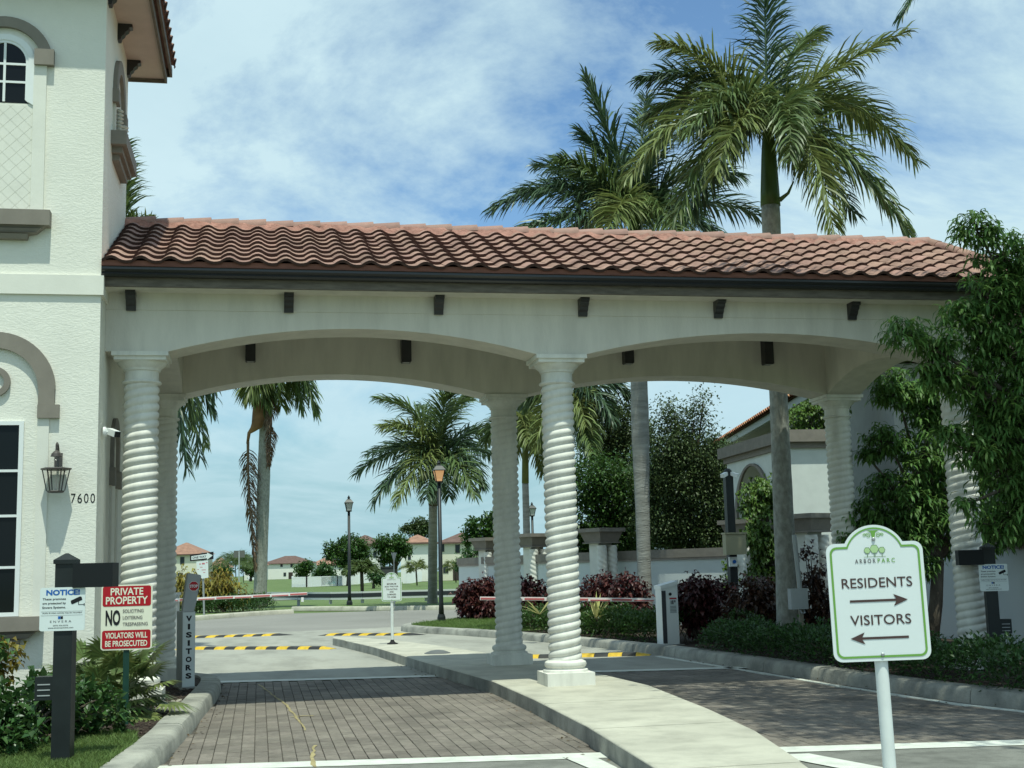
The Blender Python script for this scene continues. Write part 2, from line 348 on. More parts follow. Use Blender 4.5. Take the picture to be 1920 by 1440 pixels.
# ------------------------------------------------------------------ setting: ground and roads
RZ = -.15
SA, IA = -.167, -3.75            # near edge of the brick paving  y = IA + SA x
SB, IB = -.175, 4.23             # far edge
def lnA(x): return IA+SA*x
def lnB(x): return IB+SB*x
def sheet(name, poly, z, mat):
    mb = MB(); mb.add([(x, y, z) for x, y in poly], [tuple(range(len(poly)))])
    return props(mb.build(name, mat), kind='structure')
sheet('ground', [(-1500, -300), (1500, -300), (1500, 2500), (-1500, 2500)], -.19, grass_g)
sheet('near_road', [(-9, -40), (14, -40), (14, lnA(14)-.3), (-9, lnA(-9)-.3)], RZ, asph)
sheet('paving_bed', [(-1, lnA(-1)-.02), (10, lnA(10)-.02), (10, lnB(10)+.02), (-1, lnB(-1)+.02)], RZ-.014, bed_m)
C0, C1 = (-6, 18.3), (12, 21.6)
sheet('apron_road', [(-6, lnB(-6)+.3), (10, lnB(10)+.3), (12, 12), C1, C0], RZ, apron_m)
sheet('cross_road', [C0, C1, (16, 24), (16, 31), (10.6, 31.5), (8.6, 33.8), (6.5, 35.3), (2.4, 35.6), (1.0, 34.2), (-.3, 31.6), (-2, 29), (-6, 26)], RZ-.003, asph_far)
for a, b, nm in ((lnA, -1, 'near'), (lnB, 1, 'far')):
    s_ = [(-.6, 0), (10, 0)]
    e = -.3 if nm == 'near' else .3
    sheet('white_band', [(-.9, a(-.9)), (10, a(10)), (10, a(10)+e), (-.9, a(-.9)+e)], RZ+.004, paint_w)
# painted nose stripes beside the island
sheet('nose_stripe', [(3.60, -4.55), (3.84, -4.6), (3.86, -5.5), (3.68, -5.5)], RZ+.008, paint_w)
sheet('nose_stripe', [(5.12, -5.05), (5.42, -5.08), (5.72, -6.3), (5.45, -6.3)], RZ+.008, paint_w)

# curb outlines
ISL = [(3.45, -9.8), (3.66, -8), (3.84, -6.2), (3.98, -3.85), (4.03, -1.5), (4.02, .8), (3.68, 4.3), (3.30, 8.8), (2.93, 11.6), (2.78, 12.6), (2.82, 13.0), (3.02, 13.05),
       (3.88, 10.85), (4.50, 8.14), (4.95, 5.4), (5.25, 3.2), (5.46, .9), (5.54, -.6), (5.34, -3.1), (5.15, -4.7), (4.85, -6.2), (4.55, -7.6), (4.25, -9.8)]
# island: slabs with recessed joints, each a part of the island
isl = thing('traffic_island', 'long cream concrete island carrying the middle columns', 'island', (4.6, 0, RZ)); isl['kind'] = 'structure'
def clip_y(poly, y0, y1):
    for s_, yy in ((1, y0), (-1, y1)):
        out = []
        for i in range(len(poly)):
            a, b = poly[i], poly[(i+1) % len(poly)]
            ia, ib = s_*(a[1]-yy) >= 0, s_*(b[1]-yy) >= 0
            if ia: out.append(a)
            if ia != ib:
                t = (yy-a[1])/(b[1]-a[1]); out.append((a[0]+(b[0]-a[0])*t, yy))
        poly = out
    return poly
mb = MB(); mb.prism(ISL, RZ-.02, -.012, 'z'); core = mb.build('island_core', kerb_m, isl)
cuts = [-9.8, -6.35, -4.1, -2.0, .75, 3.6, 6.4, 9.2, 11.4, 13.1]
for a, b in zip(cuts[:-1], cuts[1:]):
    p = clip_y(ISL, a+.012, b-.012)
    cxm = sum(q[0] for q in p)/len(p)
    q = [(cxm+(x-cxm)*.985, y) for x, y in p]
    mb = MB(); n = len(p)
    # bevelled top edge, slightly worn
    v0 = [(x, y, -.03) for x, y in p]; v1 = [(x+(cxm-x)*.008, y, -.008) for x, y in p]; v2 = [(x+(cxm-x)*.03, y, 0) for x, y in p]
    fs_ = [tuple(2*n+i for i in range(n))]
    for i in range(n):
        j = (i+1) % n; fs_ += [(i, j, n+j, n+i), (n+i, n+j, 2*n+j, 2*n+i)]
    mb.add(v0+v1+v2, fs_); mb.build('slab', conc, isl)

def kerb(name, pts, w, label, seg=1.5, h=.15, closed=False, mat=None):
    """kerb stones laid along a path (outer road edge); inner side is to the left of travel"""
    root = thing(name, label, 'kerb', (pts[0][0], pts[0][1], RZ)); root['kind'] = 'structure'
    P = [Vector((x, y, 0)) for x, y in pts]
    fine = [P[0]]
    for a, b in zip(P[:-1], P[1:]):
        k = max(1, int((b-a).length/.3))
        for i in range(1, k+1): fine.append(a.lerp(b, i/k))
    for _ in range(6):
        fine = [fine[0]] + [(fine[i-1]+fine[i]*2+fine[i+1])/4 for i in range(1, len(fine)-1)] + [fine[-1]]
    N = []
    for i in range(len(fine)):
        t = (fine[min(i+1, len(fine)-1)]-fine[max(i-1, 0)]).normalized(); N.append(Vector((-t.y, t.x, 0)))
    i = 0; acc = 0; start = 0
    def stone(i0, i1):
        mb = MB(); prof = [(0, RZ-.02), (.012, -.05), (.035, -.012), (.075, 0), (w, 0), (w, RZ-.02)]
        vs_ = []
        dz = random.uniform(-.006, .004)
        for k in range(i0, i1+1):
            e = 0
            t = (fine[min(k+1, len(fine)-1)]-fine[max(k-1, 0)]).normalized()
            if k == i0: e = .006
            if k == i1: e = -.006
            for o_, z in prof:
                p = fine[k]+N[k]*(o_+(random.uniform(-.003, .003) if z > -.06 and o_ < w-.01 else 0))+t*e; vs_.append((p.x, p.y, z+((dz+random.uniform(-.003, .001)) if z > -.06 else 0)))
        m = len(prof); fs_ = []
        for r in range(i1-i0):
            for q in range(m-1): fs_.append((r*m+q, r*m+q+1, (r+1)*m+q+1, (r+1)*m+q))
        fs_ += [tuple(range(m)), tuple((i1-i0)*m+q for q in range(m))[::-1]]
        mb.add(vs_, fs_); mb.build('kerb_stone', mat or kerb_m, root, smooth_=40)
    for k in range(1, len(fine)):
        acc += (fine[k]-fine[k-1]).length
        if acc >= seg or k == len(fine)-1:
            stone(start, k); start = k; acc = 0
    return fine
LK = [(-.05, -8.5), (.20, -6.8), (.43, -4.9), (.58, -3.1), (.68, -.95), (.76, .8), (.82, 2.4), (.80, 3.6), (.66, 4.3), (.35, 4.55), (-.4, 4.7), (-1.6, 4.8)]
kerb('left_kerb', LK, .26, 'worn concrete kerb curving along the left planting bed')
RK = [(9.4, -6.5), (8.75, -4.0), (8.36, -2.3), (8.17, -.2), (8.06, 2.0), (7.8, 5.8), (7.25, 9.0), (6.6, 12.0), (5.7, 14.8), (4.98, 16.6), (4.7, 17.5), (4.75, 18.4), (5.3, 19.6), (6.6, 21.5), (8.4, 23.8), (10.5, 26.2), (14, 28.5)]
kerb('right_kerb', RK[::-1], .26, 'cracked concrete kerb along the right hedge and grass point')
FK = [(-7, 25.0), (-4, 27.3), (-2.2, 29.2), (-.7, 31.3), (.9, 33.9), (2.0, 35.2), (2.6, 35.4)]
kerb('far_left_kerb', FK, .25, 'pale kerb across the road below the far hedge', mat=conc)
FK2 = [(2.6, 40.0), (4.3, 37.9), (6.0, 36.2), (6.8, 35.6), (8.6, 34.0), (10.6, 31.7), (14, 31)]
kerb('far_right_kerb', FK2, .25, 'pale kerb across the road below the guard rail', mat=conc)

# planted ground levels
def raised(name, poly, z, mat): 
    mb = MB(); mb.prism(poly, RZ-.03, z, 'z'); return props(mb.build(name, mat), kind='structure')
raised('left_lawn', [(-6, -9), (-.3, -9), (-.05, -7), (.18, -4.9), (.30, -3.3), (.2, -2.72), (-.25, -2.6), (-.75, -3.4), (-1.2, -4.2), (-6, -4.4)], -.025, grass_g)
raised('left_bed', [(-6, -4.36), (-1.22, -4.16), (-.77, -3.36), (-.27, -2.56), (.22, -2.68), (.33, -3.1), (.43, -.95), (.51, .8), (.57, 2.4), (.55, 3.6), (.4, 4.2), (-6, 4.5)], -.03, mulch_m)
raised('right_bed', [(8.9, -6), (9.0, -4.1), (8.60, -2.35), (8.41, -.2), (8.30, 2), (8.04, 5.85), (7.5, 9.05), (6.9, 12), (6.6, 13), (10, 15), (16, 12), (16, -6)], -.03, mulch_m)
raised('grass_point', [(6.56, 13.1), (5.95, 14.9), (5.23, 16.7), (4.98, 17.5), (5.02, 18.2), (5.5, 19.4), (6.8, 21.3), (8.6, 23.6), (10.6, 25.9), (15, 27.8), (18, 20), (16, 12.5), (10, 15.1)], -.025, grass_g)
raised('far_left_lawn', [(-8, 25.3), (-4.2, 27.6), (-2.4, 29.5), (-.95, 31.6), (.65, 34.2), (1.85, 35.5), (2.3, 38), (1.5, 40), (-12, 40), (-12, 27)], -.04, grass_g)
raised('far_right_lawn', [(3.2, 39.6), (6.2, 36.4), (7.0, 35.8), (8.8, 34.2), (10.8, 31.9), (16, 31.3), (20, 40), (12, 44), (4, 44)], -.04, grass_g)
sheet('side_path', [(9, 26.6), (14, 31.0), (20, 31.2), (20, 28.3), (14.2, 28.6), (10.6, 26.4)], -.145, conc)
sheet('far_drive', [(-60, 66), (30, 62), (60, 70), (60, 74), (30, 66.5), (-60, 71)], -.17, asph_far)

# ------------------------------------------------------------------ brick pavers
pav_l = thing('left_lane_paving', 'brown brick paving of the left visitors lane', 'paving', (2.3, 0, RZ)); pav_l['kind'] = 'structure'
pav_r = thing('right_lane_paving', 'brown brick paving of the right residents lane', 'paving', (7.0, 0, RZ)); pav_r['kind'] = 'structure'
BW, BL, GAP, BH = .112, .225, .006, .016
def brick_mesh():
    mb = MB(); x, y = (BW-GAP)/2, (BL-.014)/2; e = .003
    mb.add([(-x, -y, -BH), (x, -y, -BH), (x, y, -BH), (-x, y, -BH), (-x, -y, -e), (x, -y, -e), (x, y, -e), (-x, y, -e),
            (-x+e, -y+e, 0), (x-e, -y+e, 0), (x-e, y-e, 0), (-x+e, y-e, 0)],
           [(0, 1, 5, 4), (1, 2, 6, 5), (2, 3, 7, 6), (3, 0, 4, 7), (4, 5, 9, 8), (5, 6, 10, 9), (6, 7, 11, 10), (7, 4, 8, 11), (8, 9, 10, 11)])
    return mb
bme = brick_mesh(); brick_me = bme.mesh('brick')
def edge_x(path, y):
    best = None
    for a, b in zip(path[:-1], path[1:]):
        if min(a[1], b[1]) <= y <= max(a[1], b[1]) and a[1] != b[1]:
            x = a[0]+(b[0]-a[0])*(y-a[1])/(b[1]-a[1]); best = x if best is None else best
    return best
isl_left = [p for p in ISL[:10]]; isl_right = [p for p in ISL[11:]]
def lay(root, xl, xr, x0, x1):
    spots = []
    ncol = int((x1-x0)/BW)
    for i in range(ncol):
        x = x0+(i+.5)*BW
        ya, yb = lnA(x), lnB(x)
        j = 0; y = ya+BL/2-(BL/2 if i % 2 else 0)+.002
        while y+BL/2 < yb+.1:
            lo, hi = xl(y), xr(y)
            if y-BL/2 > ya-.12 and lo is not None and hi is not None and lo-.02 < x-BW/2+.05 and x+BW/2-.05 < hi+.02:
                spots.append((x, y))
            y += BL
    spots.sort(key=lambda q: (Vector((q[0], q[1], RZ))-CAM).length)
    off = wloc(root)
    for x, y in spots[:300]:
        o = link('brick', brick_me, paver_m, root, Vector((x, y, RZ+random.uniform(-.002, .0015)))-off)
        o.rotation_euler = (random.uniform(-.006, .006), random.uniform(-.012, .012), random.uniform(-.012, .012)); o.scale = (1, 1-random.uniform(0, .015), 1)
    mb = MB()
    for x, y in spots[300:]:
        dz = random.uniform(-.002, .0015); a = random.uniform(-.012, .012); tx = random.uniform(-.012, .012)
        mb.add([(x+vx-vy*a, y+vy+vx*a, RZ+dz+vz+vx*tx) for vx, vy, vz in bme.v], bme.f)
    props(mb.build('bricks_beyond', paver_m2, root, fix=True), kind='stuff')
lay(pav_l, lambda y: (edge_x(LK, y) or .7), lambda y: edge_x(isl_left, y), .35, 4.2)
lay(pav_r, lambda y: edge_x(isl_right, y), lambda y: (edge_x(RK, y) or 8.2)-.24, 5.0, 9.0)
# pale gutter line beside the right kerb
mb = MB(); pr = [(x, y) for x, y in RK if -6.6 < y < 6.5]
mb.strip([(x-.13, y) for x, y in pr], [(x-.22, y) for x, y in pr], RZ-.01, RZ+.004, 'z'); props(mb.build('gutter_line', paint_w), kind='structure')

# yellow survey marks sprayed on the bricks
def spray(pts, w, label):
    root = MB(); P = [PZ(u, v, RZ+.005) for u, v in pts]; vs_ = []
    fine = []
    for a, b in zip(P[:-1], P[1:]):
        for i in range(5): fine.append(a.lerp(b, i/5))
    fine.append(P[-1])
    for i, p in enumerate(fine):
        t = (fine[min(i+1, len(fine)-1)]-fine[max(i-1, 0)]); s_ = Vector((-t.y, t.x, 0)).normalized()
        ww = w*random.uniform(.5, 1.2); j = random.uniform(-.012, .012)
        vs_ += [p+s_*(ww/2+j), p-s_*(ww/2-j)]
    root.add(vs_, [(2*i, 2*i+1, 2*i+3, 2*i+2) for i in range(len(fine)-1)])
    props(root.build('paint_mark', paint_y, None, loc=P[0]), label, 'marking', 'survey marks')
spray([(486, 1283), (505, 1298), (520, 1309), (538, 1322), (550, 1338), (562, 1351), (574, 1369)], .026, 'crooked pale yellow sprayed line across the left lane bricks')
spray([(544, 1344), (565, 1342), (588, 1342)], .045, 'short yellow sprayed cross stroke on the left lane bricks')
spray([(590, 1397), (586, 1415), (589, 1438)], .035, 'yellow sprayed dash at the near white band of the left lane')

# ------------------------------------------------------------------ gatehouse tower
XW, YT = -.37, -.72             # side wall plane, front wall plane
TX0, TYB = -2.43, 1.65
gh = thing('gatehouse', 'white stucco gatehouse tower with taupe trim at the left', 'gatehouse', (-1.4, .4, 0))
mb = MB()
mb.box(TX0, XW, YT, 4.2, -.05, 4.29); mb.build('lower_wall', stucco, gh)
mb = MB(); mb.box(TX0, XW, YT, TYB, 4.29, 7.86); mb.build('upper_wall', stucco, gh)
mb = MB(); mb.box(TX0-.03, XW+.03, YT-.03, TYB-1.2, 4.29, 4.5); mb.build('band', trim_w, gh)
CXW = -1.4
# upper arched window with tiled panel
mb = MB(); pl = CXW-.30; pr_ = CXW+.30
mb.box(pl, pr_, YT-.012, YT+.05, 5.17, 6.36); panel = mb.build('panel', trim_w, gh)
def clip_rect(poly, x0, x1, z0, z1):
    for ax, s_, c in ((0, 1, x0), (0, -1, x1), (1, 1, z0), (1, -1, z1)):
        out = []
        for i in range(len(poly)):
            a, b = poly[i], poly[(i+1) % len(poly)]
            ia, ib = s_*(a[ax]-c) >= 0, s_*(b[ax]-c) >= 0
            if ia: out.append(a)
            if ia != ib:
                t = (c-a[ax])/(b[ax]-a[ax]); out.append((a[0]+(b[0]-a[0])*t, a[1]+(b[1]-a[1])*t))
        poly = out
        if not poly: return []
    return poly
S = .072; diam = []
for i in range(-8, 9):
    for j in range(0, 22):
        cx_ = CXW+i*S; cz_ = 5.17+j*S
        if (i+j) % 2: continue
        g = S-.0025
        p = clip_rect([(cx_-g, cz_), (cx_, cz_-g), (cx_+g, cz_), (cx_, cz_+g)], pl+.004, pr_-.004, 5.175, 6.345)
        if len(p) >= 3: mb = MB(); mb.prism(p, YT-.0155, YT-.012, 'y'); mb.build('tile', trim_w, panel)
mb = MB()
for s_ in (-1, 1):
    a, b = sorted((CXW+s_*.30, CXW+s_*.43)); mb = MB(); mb.box(a, b, YT-.035, YT+.05, 5.17, 6.80); mb.build('pilaster', trim_w, gh)
mb = MB(); mb.strip(arc(CXW, 6.83, .375, 0, pi, 24), arc(CXW, 6.83, .49, 0, pi, 24), YT-.05, YT+.02); mb.build('arch_trim', taupe, gh, smooth_=35)
for s_ in (-1, 1):
    a, b = sorted((CXW+s_*.305, CXW+s_*.505)); mb = MB(); mb.box(a, b, YT-.075, YT+.02, 6.79, 6.965); mb.build('arch_block', taupe, gh)
def outline(r, zb, cz): return [(CXW+r, zb)]+arc(CXW, cz, r, 0, pi, 20)+[(CXW-r, zb)]
mb = MB(); mb.strip(outline(.245, 6.38, 6.82), outline(.31, 6.34, 6.82), YT-.03, YT+.02); mb.build('window_surround', white_frame, gh, smooth_=35)
win = MB(); win.prism(outline(.25, 6.37, 6.82), YT-.004, YT+.02); win = win.build('window', glass_dark, gh)
mb = MB(); mb.strip(outline(.215, 6.405, 6.82), outline(.247, 6.375, 6.82), YT-.022, YT-.004); mb.build('frame', white_frame, win)
mb = MB(); mb.box(CXW-.0125, CXW+.0125, YT-.02, YT-.006, 6.38, 7.05)
for z in (6.60, 6.80): mb.box(CXW-.22, CXW+.22, YT-.018, YT-.005, z-.012, z+.012)
mb.build('muntin', white_frame, win)
def sill(parent, z1, half, th, cx=CXW, y=YT, low=True):
    mb = MB(); mb.box(cx-half, cx+half, y-.14, y+.02, z1-th, z1); mb.build('sill', taupe, parent)
    if low:
        prof = [(half-.05, z1-th), (half-.09, z1-th-.03), (half-.14, z1-th-.075), (half-.22, z1-th-.09), (half-.23, z1-th-.14)]
        mb = MB()
        for (h0, za), (h1, zb) in zip(prof[:-1], prof[1:]):
            mb.add([(cx-h0, y-.11, za), (cx+h0, y-.11, za), (cx+h1, y-.08, zb), (cx-h1, y-.08, zb), (cx-h0, y+.02, za), (cx+h0, y+.02, za), (cx+h1, y+.02, zb), (cx-h1, y+.02, zb)],
                   [(0, 1, 2, 3), (4, 7, 6, 5), (0, 3, 7, 4), (1, 5, 6, 2), (3, 2, 6, 7), (0, 4, 5, 1)])
        mb.build('sill_corbel', taupe, parent)
sill(gh, 5.17, .515, .165)
# lower window with big arch
mb = MB(); mb.strip(arc(CXW, 3.28, .43, 0, pi, 28), arc(CXW, 3.28, .60, 0, pi, 28), YT-.05, YT+.02); mb.build('arch_trim', taupe, gh, smooth_=35)
for s_ in (-1, 1):
    a, b = sorted((CXW+s_*.43, CXW+s_*.645)); mb = MB(); mb.box(a, b, YT-.055, YT+.02, 2.98, 3.12); mb.build('arch_block', taupe, gh)
    a, b = sorted((CXW+s_*.435, CXW+s_*.595)); mb = MB(); mb.box(a, b, YT-.051, YT+.02, 3.121, 3.29); mb.build('arch_foot', taupe, gh)
    a, b = sorted((CXW+s_*.43, CXW+s_*.545)); mb = MB(); mb.box(a, b, YT-.025, YT+.02, .96, 2.98); mb.build('pilaster', trim_w, gh)
mb = MB(); mb.strip(arc(CXW, 3.36, .095, 0, 2*pi, 28), arc(CXW, 3.36, .155, 0, 2*pi, 28), YT-.04, YT+.02); mb.build('ring_ornament', taupe, gh, smooth_=35)
win = MB(); win.box(CXW-.29, CXW+.29, YT-.004, YT+.03, .97, 2.93); win = win.build('window', glass_dark, gh)
mb = MB()
for x0, x1, z0, z1 in ((-.30, -.255, .97, 2.95), (.255, .30, .97, 2.95), (-.255, .255, 2.91, 2.95), (-.255, .255, .97, 1.01)): mb.box(CXW+x0, CXW+x1, YT-.03, YT-.004, z0, z1)
mb.build('frame', white_frame, win)
for z in (2.44, 1.98, 1.46): mb = MB(); mb.box(CXW-.255, CXW+.255, YT-.02, YT-.006, z-.013, z+.013); mb.build('muntin', white_frame, win)
sill(gh, .965, .545, .14)
# side wall: upper niche
mb = MB(); SY = .52
mb.strip(arc(SY, 6.86, .34, 0, pi, 18), arc(SY, 6.86, .50, 0, pi, 18), XW-.02, XW+.05, 'x'); mb.build('arch_trim', taupe, gh, smooth_=35)
for s_ in (-1, 1):
    a, b = sorted((SY+s_*.34, SY+s_*.53)); mb = MB(); mb.box(XW-.02, XW+.07, a, b, 6.70, 6.86); mb.build('arch_block', taupe, gh)
    a, b = sorted((SY+s_*.37, SY+s_*.47)); mb = MB(); mb.box(XW-.02, XW+.03, a, b, 6.33, 6.70); mb.build('pilaster', smooth, gh)
mb = MB(); mb.prism([(SY+.34, 6.33)]+arc(SY, 6.86, .34, 0, pi, 16)+[(SY-.34, 6.33)], XW+.001, XW+.006, 'x'); mb.build('niche_panel', smooth, gh)
mb = MB(); mb.box(XW-.02, XW+.17, SY-.62, SY+.62, 6.17, 6.33); mb.build('sill', taupe, gh)
mb = MB(); mb.box(XW-.02, XW+.12, SY-.52, SY+.52, 6.10, 6.17); mb.box(XW-.02, XW+.08, SY-.45, SY+.45, 6.03, 6.10); mb.build('sill_corbel', taupe, gh)
for s_ in (-1, 1):
    mb = MB()
    for q in range(8): mb.lathe([(.02, 0), (.055, .022), (.02, .045)], 12, (XW+.05, SY+s_*.28, 6.335+q*.045))
    mb.build('baluster', smooth, gh, smooth_=True)
# side wall: lower niche
SY2 = .78
mb = MB(); mb.strip(arc(SY2, 2.80, .24, 0, pi, 16), arc(SY2, 2.80, .36, 0, pi, 16), XW-.02, XW+.04, 'x'); mb.build('arch_trim', taupe, gh, smooth_=35)
for s_ in (-1, 1):
    a, b = sorted((SY2+s_*.24, SY2+s_*.36)); mb = MB(); mb.box(XW-.02, XW+.038, a, b, 2.55, 2.80); mb.build('arch_leg', taupe, gh)
    a, b = sorted((SY2+s_*.24, SY2+s_*.40)); mb = MB(); mb.box(XW-.02, XW+.06, a, b, 2.36, 2.56); mb.build('arch_block', taupe, gh)
    a, b = sorted((SY2+s_*.25, SY2+s_*.36)); mb = MB(); mb.box(XW-.02, XW+.02, a, b, 0, 2.36); mb.build('pilaster', smooth, gh)
# tower eaves
EZ, OV = 7.80, .42
OF = .30
mb = MB(); mb.box(TX0-OV, XW+OV, YT-OF, TYB+OV, EZ, EZ+.03); mb.build('soffit', M('soffit_pink', (.50, .42, .36), .85, var=.06, bump=.3, bscale=60), gh)
mb = MB()
for z0, z1, e in ((EZ-.05, EZ+.08, .0), (EZ+.06, EZ+.17, .06)):
    o_ = OV+e
    x0, x1, y0, y1 = TX0-o_, XW+o_, YT-OF-e, TYB+o_
    mb.box(x0, x1, y0-.03, y0, z0, z1); mb.box(x0, x1, y1, y1+.03, z0, z1); mb.box(x0-.03, x0, y0-.03, y1+.03, z0, z1); mb.box(x1, x1+.03, y0-.03, y1+.03, z0, z1)
mb.build('fascia', fascia_m, gh)
mb = MB(); r0 = OV+.06; zt = EZ+.17; cxr, cyr = (TX0+XW)/2, (YT+TYB)/2
rf = OF+.06
mb.add([(TX0-r0, YT-rf, zt), (XW+r0, YT-rf, zt), (XW+r0, TYB+r0, zt), (TX0-r0, TYB+r0, zt), (cxr, cyr, zt+.75)], [(0, 1, 4), (1, 2, 4), (2, 3, 4), (3, 0, 4), (0, 3, 2, 1)])
troof = mb.build('roof', tile_m, gh)
BR = [(0, 0), (0, -.20), (.035, -.20), (.045, -.155), (.075, -.13), (.085, -.10), (.12, -.075), (.13, -.045), (.165, -.035), (.165, 0)]
def bracket(parent, pos, d, w=.11, sc=1.0):
    """d: outward direction 'x+' or 'y-'"""
    x, y, z = pos; mb = MB()
    if d == 'x+': mb.prism([(y-w/2, 0), (y+w/2, 0)], 0, 0, 'x') if False else None
    if d == 'x+': mb.prism([(x+p*sc, z+q*sc) for p, q in BR], y-w/2, y+w/2, 'y')
    else: mb.prism([(y-p*sc, z+q*sc) for p, q in BR], x-w/2, x+w/2, 'x')
    return mb.build('bracket', bronze, parent)
for y in (-.55, .42, 1.52): bracket(gh, (XW+.001, y, EZ-.002), 'x+')
for x in (-2.2, -1.4, -.55): bracket(gh, (x, YT-.001, EZ-.002), 'y-')

def stile(w, l, h=.044, t=.033, n=9, lift=.038):
    mb = MB(); prof = []
    for i in range(n+1):
        x = w*1.02*i/n; q = i/n
        z = h*math.sin(pi*q/.6) if q < .6 else -.22*h*math.sin(pi*(q-.6)/.4)
        prof.append((x, z))
    m = n+1
    vs_ = [(x, 0, z+lift) for x, z in prof]+[(x, l, z) for x, z in prof]+[(x, .004, z+lift-t) for x, z in prof]
    fs_ = []
    for i in range(n): fs_ += [(i, i+1, m+i+1, m+i), (2*m+i, 2*m+i+1, i+1, i)]
    mb.add(vs_, fs_); return mb
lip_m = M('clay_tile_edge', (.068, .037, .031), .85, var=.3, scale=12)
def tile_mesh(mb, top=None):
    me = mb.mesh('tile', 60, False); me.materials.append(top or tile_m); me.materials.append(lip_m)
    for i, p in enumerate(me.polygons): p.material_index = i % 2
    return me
# tile ends along the tower eaves (right and front)
TW = .245
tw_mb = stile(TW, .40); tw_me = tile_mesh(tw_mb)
sl = math.atan2(.75, (XW-TX0)/2+r0)
off = wloc(gh)
for k in range(int((TYB-YT+r0+rf)/TW)):
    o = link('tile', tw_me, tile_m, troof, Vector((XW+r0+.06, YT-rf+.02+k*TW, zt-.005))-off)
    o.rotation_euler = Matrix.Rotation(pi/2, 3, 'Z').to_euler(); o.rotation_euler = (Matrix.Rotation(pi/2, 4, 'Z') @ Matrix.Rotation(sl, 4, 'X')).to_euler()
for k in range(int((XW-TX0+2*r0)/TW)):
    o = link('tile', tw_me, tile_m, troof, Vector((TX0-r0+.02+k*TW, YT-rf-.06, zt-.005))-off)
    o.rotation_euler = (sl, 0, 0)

# house number
hn = thing('house_number', 'black numerals 7600 on the gatehouse wall', 'house number', (-.505, YT-.008, 2.10))
for i, ch in enumerate('7600'):
    mb = MB(); letters(mb, ch, -.096+i*.064, .05, .046, .10, .005, bold=.0); print_on(hn, 'numeral', ink, mb)
# wall lantern
wl = thing('wall_lantern', 'bronze and glass carriage lantern above the number 7600', 'lantern', (-.755, YT-.15, 2.2))
dkm = M('lantern_bronze', (.055, .045, .04), .4, spec=.5)
mb = MB(); mb.lathe([(.075, .012), (.09, .03), (.13, .235)], 6, cap=False); mb.build('glass', lant_glass, wl, world=False)
mb = MB(); mb.lathe([(.072, 0), (.085, .012), (.08, .022)], 6); mb.lathe([(.14, .232), (.155, .24), (.15, .252), (.13, .252)], 6); mb.build('ring', dkm, wl, world=False)
mb = MB()
for k in range(6):
    a = 2*pi*k/6; mb.bar((.088*math.cos(a), .088*math.sin(a), .02), (.134*math.cos(a), .134*math.sin(a), .235), .01)
mb.build('mullion', dkm, wl, world=False)
mb = MB(); mb.lathe([(.125, .252), (.115, .31), (.085, .355), (.05, .375)], 12); mb.build('dome', lant_glass, wl, world=False, smooth_=50)
mb = MB(); mb.lathe([(.06, .37), (.05, .40), (.03, .42), (.012, .435)], 10); mb.tube([(0, 0, .43), (0, 0, .49), (0, .03, .51), (0, .08, .50), (0, .12, .45), (0, .14, .40)], .012, 8); mb.build('cap', dkm, wl, world=False)
mb = MB(); mb.box(-.04, .04, .135, .15, .28, .42); mb.build('backplate', dkm, wl, world=False)
mb = MB(); mb.tube([(0, 0, .03), (0, 0, .16)], .014, 8); mb.build('candle', M('candle', (.55, .5, .42), .6), wl, world=False)
# bullet camera on the side wall
sc_ = thing('security_camera', 'white bullet security camera on the gatehouse corner', 'camera', (XW+.02, -.42, 2.87))
mb = MB(); mb.lathe([(.055, 0), (.055, .02), (.04, .035)], 14); mb.v = [(z, x, y) for x, y, z in mb.v]; mb.build('mount', white_frame, sc_, world=False)
mb = MB(); mb.tube([(.03, 0, 0), (.08, -.02, .0)], .018, 8); mb.build('arm', white_frame, sc_, world=False)
mb = MB(); mb.bar((.055, .02, .012), (.15, -.09, -.035), .07, .065); mb.build('body', white_frame, sc_, world=False)
mb = MB(); mb.bar((.148, -.087, -.036), (.158, -.099, -.04), .062, .057); mb.build('lens', ink, sc_, world=False)

# ------------------------------------------------------------------ canopy
S1, S2, D = 4.7228, 5.1345, 3.3908
XR = S1+S2
BT = .265
ZS, ZC, ZT = 3.77, 4.045, 4.43
can = thing('entrance_canopy', 'white arched drive-through canopy with red tile roof and twisted columns', 'canopy', (S1, D/2, 0))
def arch_z(t): # t 0..1 across the span, circular-like
    return ZS+(ZC-ZS)*(1-(2*t-1)**2)
def beam_x(y, name, ZT=4.43):
    xs = []; spans = [(.29, 4.43), (5.01, XR-.29)]
    pts = [(XW+.001, ZS), (.29, ZS)]
    for a, b in spans:
        for i in range(1, 28): t = i/28; pts.append((a+(b-a)*t, arch_z(t)))
        pts.append((b, ZS)); 
        if b < 5: pts.append((5.01, ZS))
    pts.append((XR+BT, ZS))
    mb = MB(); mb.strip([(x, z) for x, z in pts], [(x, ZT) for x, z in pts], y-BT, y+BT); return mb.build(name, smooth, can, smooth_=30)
beam_x(0, 'front_beam'); beam_x(D, 'rear_beam', 4.95)
def beam_y(x, name, ZT=4.95):
    pts = [(BT+.001, ZS)]; a, b = .30, D-.30
    pts.append((a, ZS))
    for i in range(1, 24): t = i/24; pts.append((a+(b-a)*t, arch_z(t)))
    pts += [(b, ZS), (D-BT-.001, ZS)]
    mb = MB(); mb.strip(pts, [(y, ZT) for y, z in pts], x-BT, x+BT, 'x'); return mb.build(name, smooth, can, smooth_=30)
beam_y(0, 'side_beam'); beam_y(XR, 'side_beam')
mb = MB(); mb.box(.27, XR-.27, BT-.2, D-BT-.002, 4.92, 4.945); 
mb.build('ceiling', smooth, can)
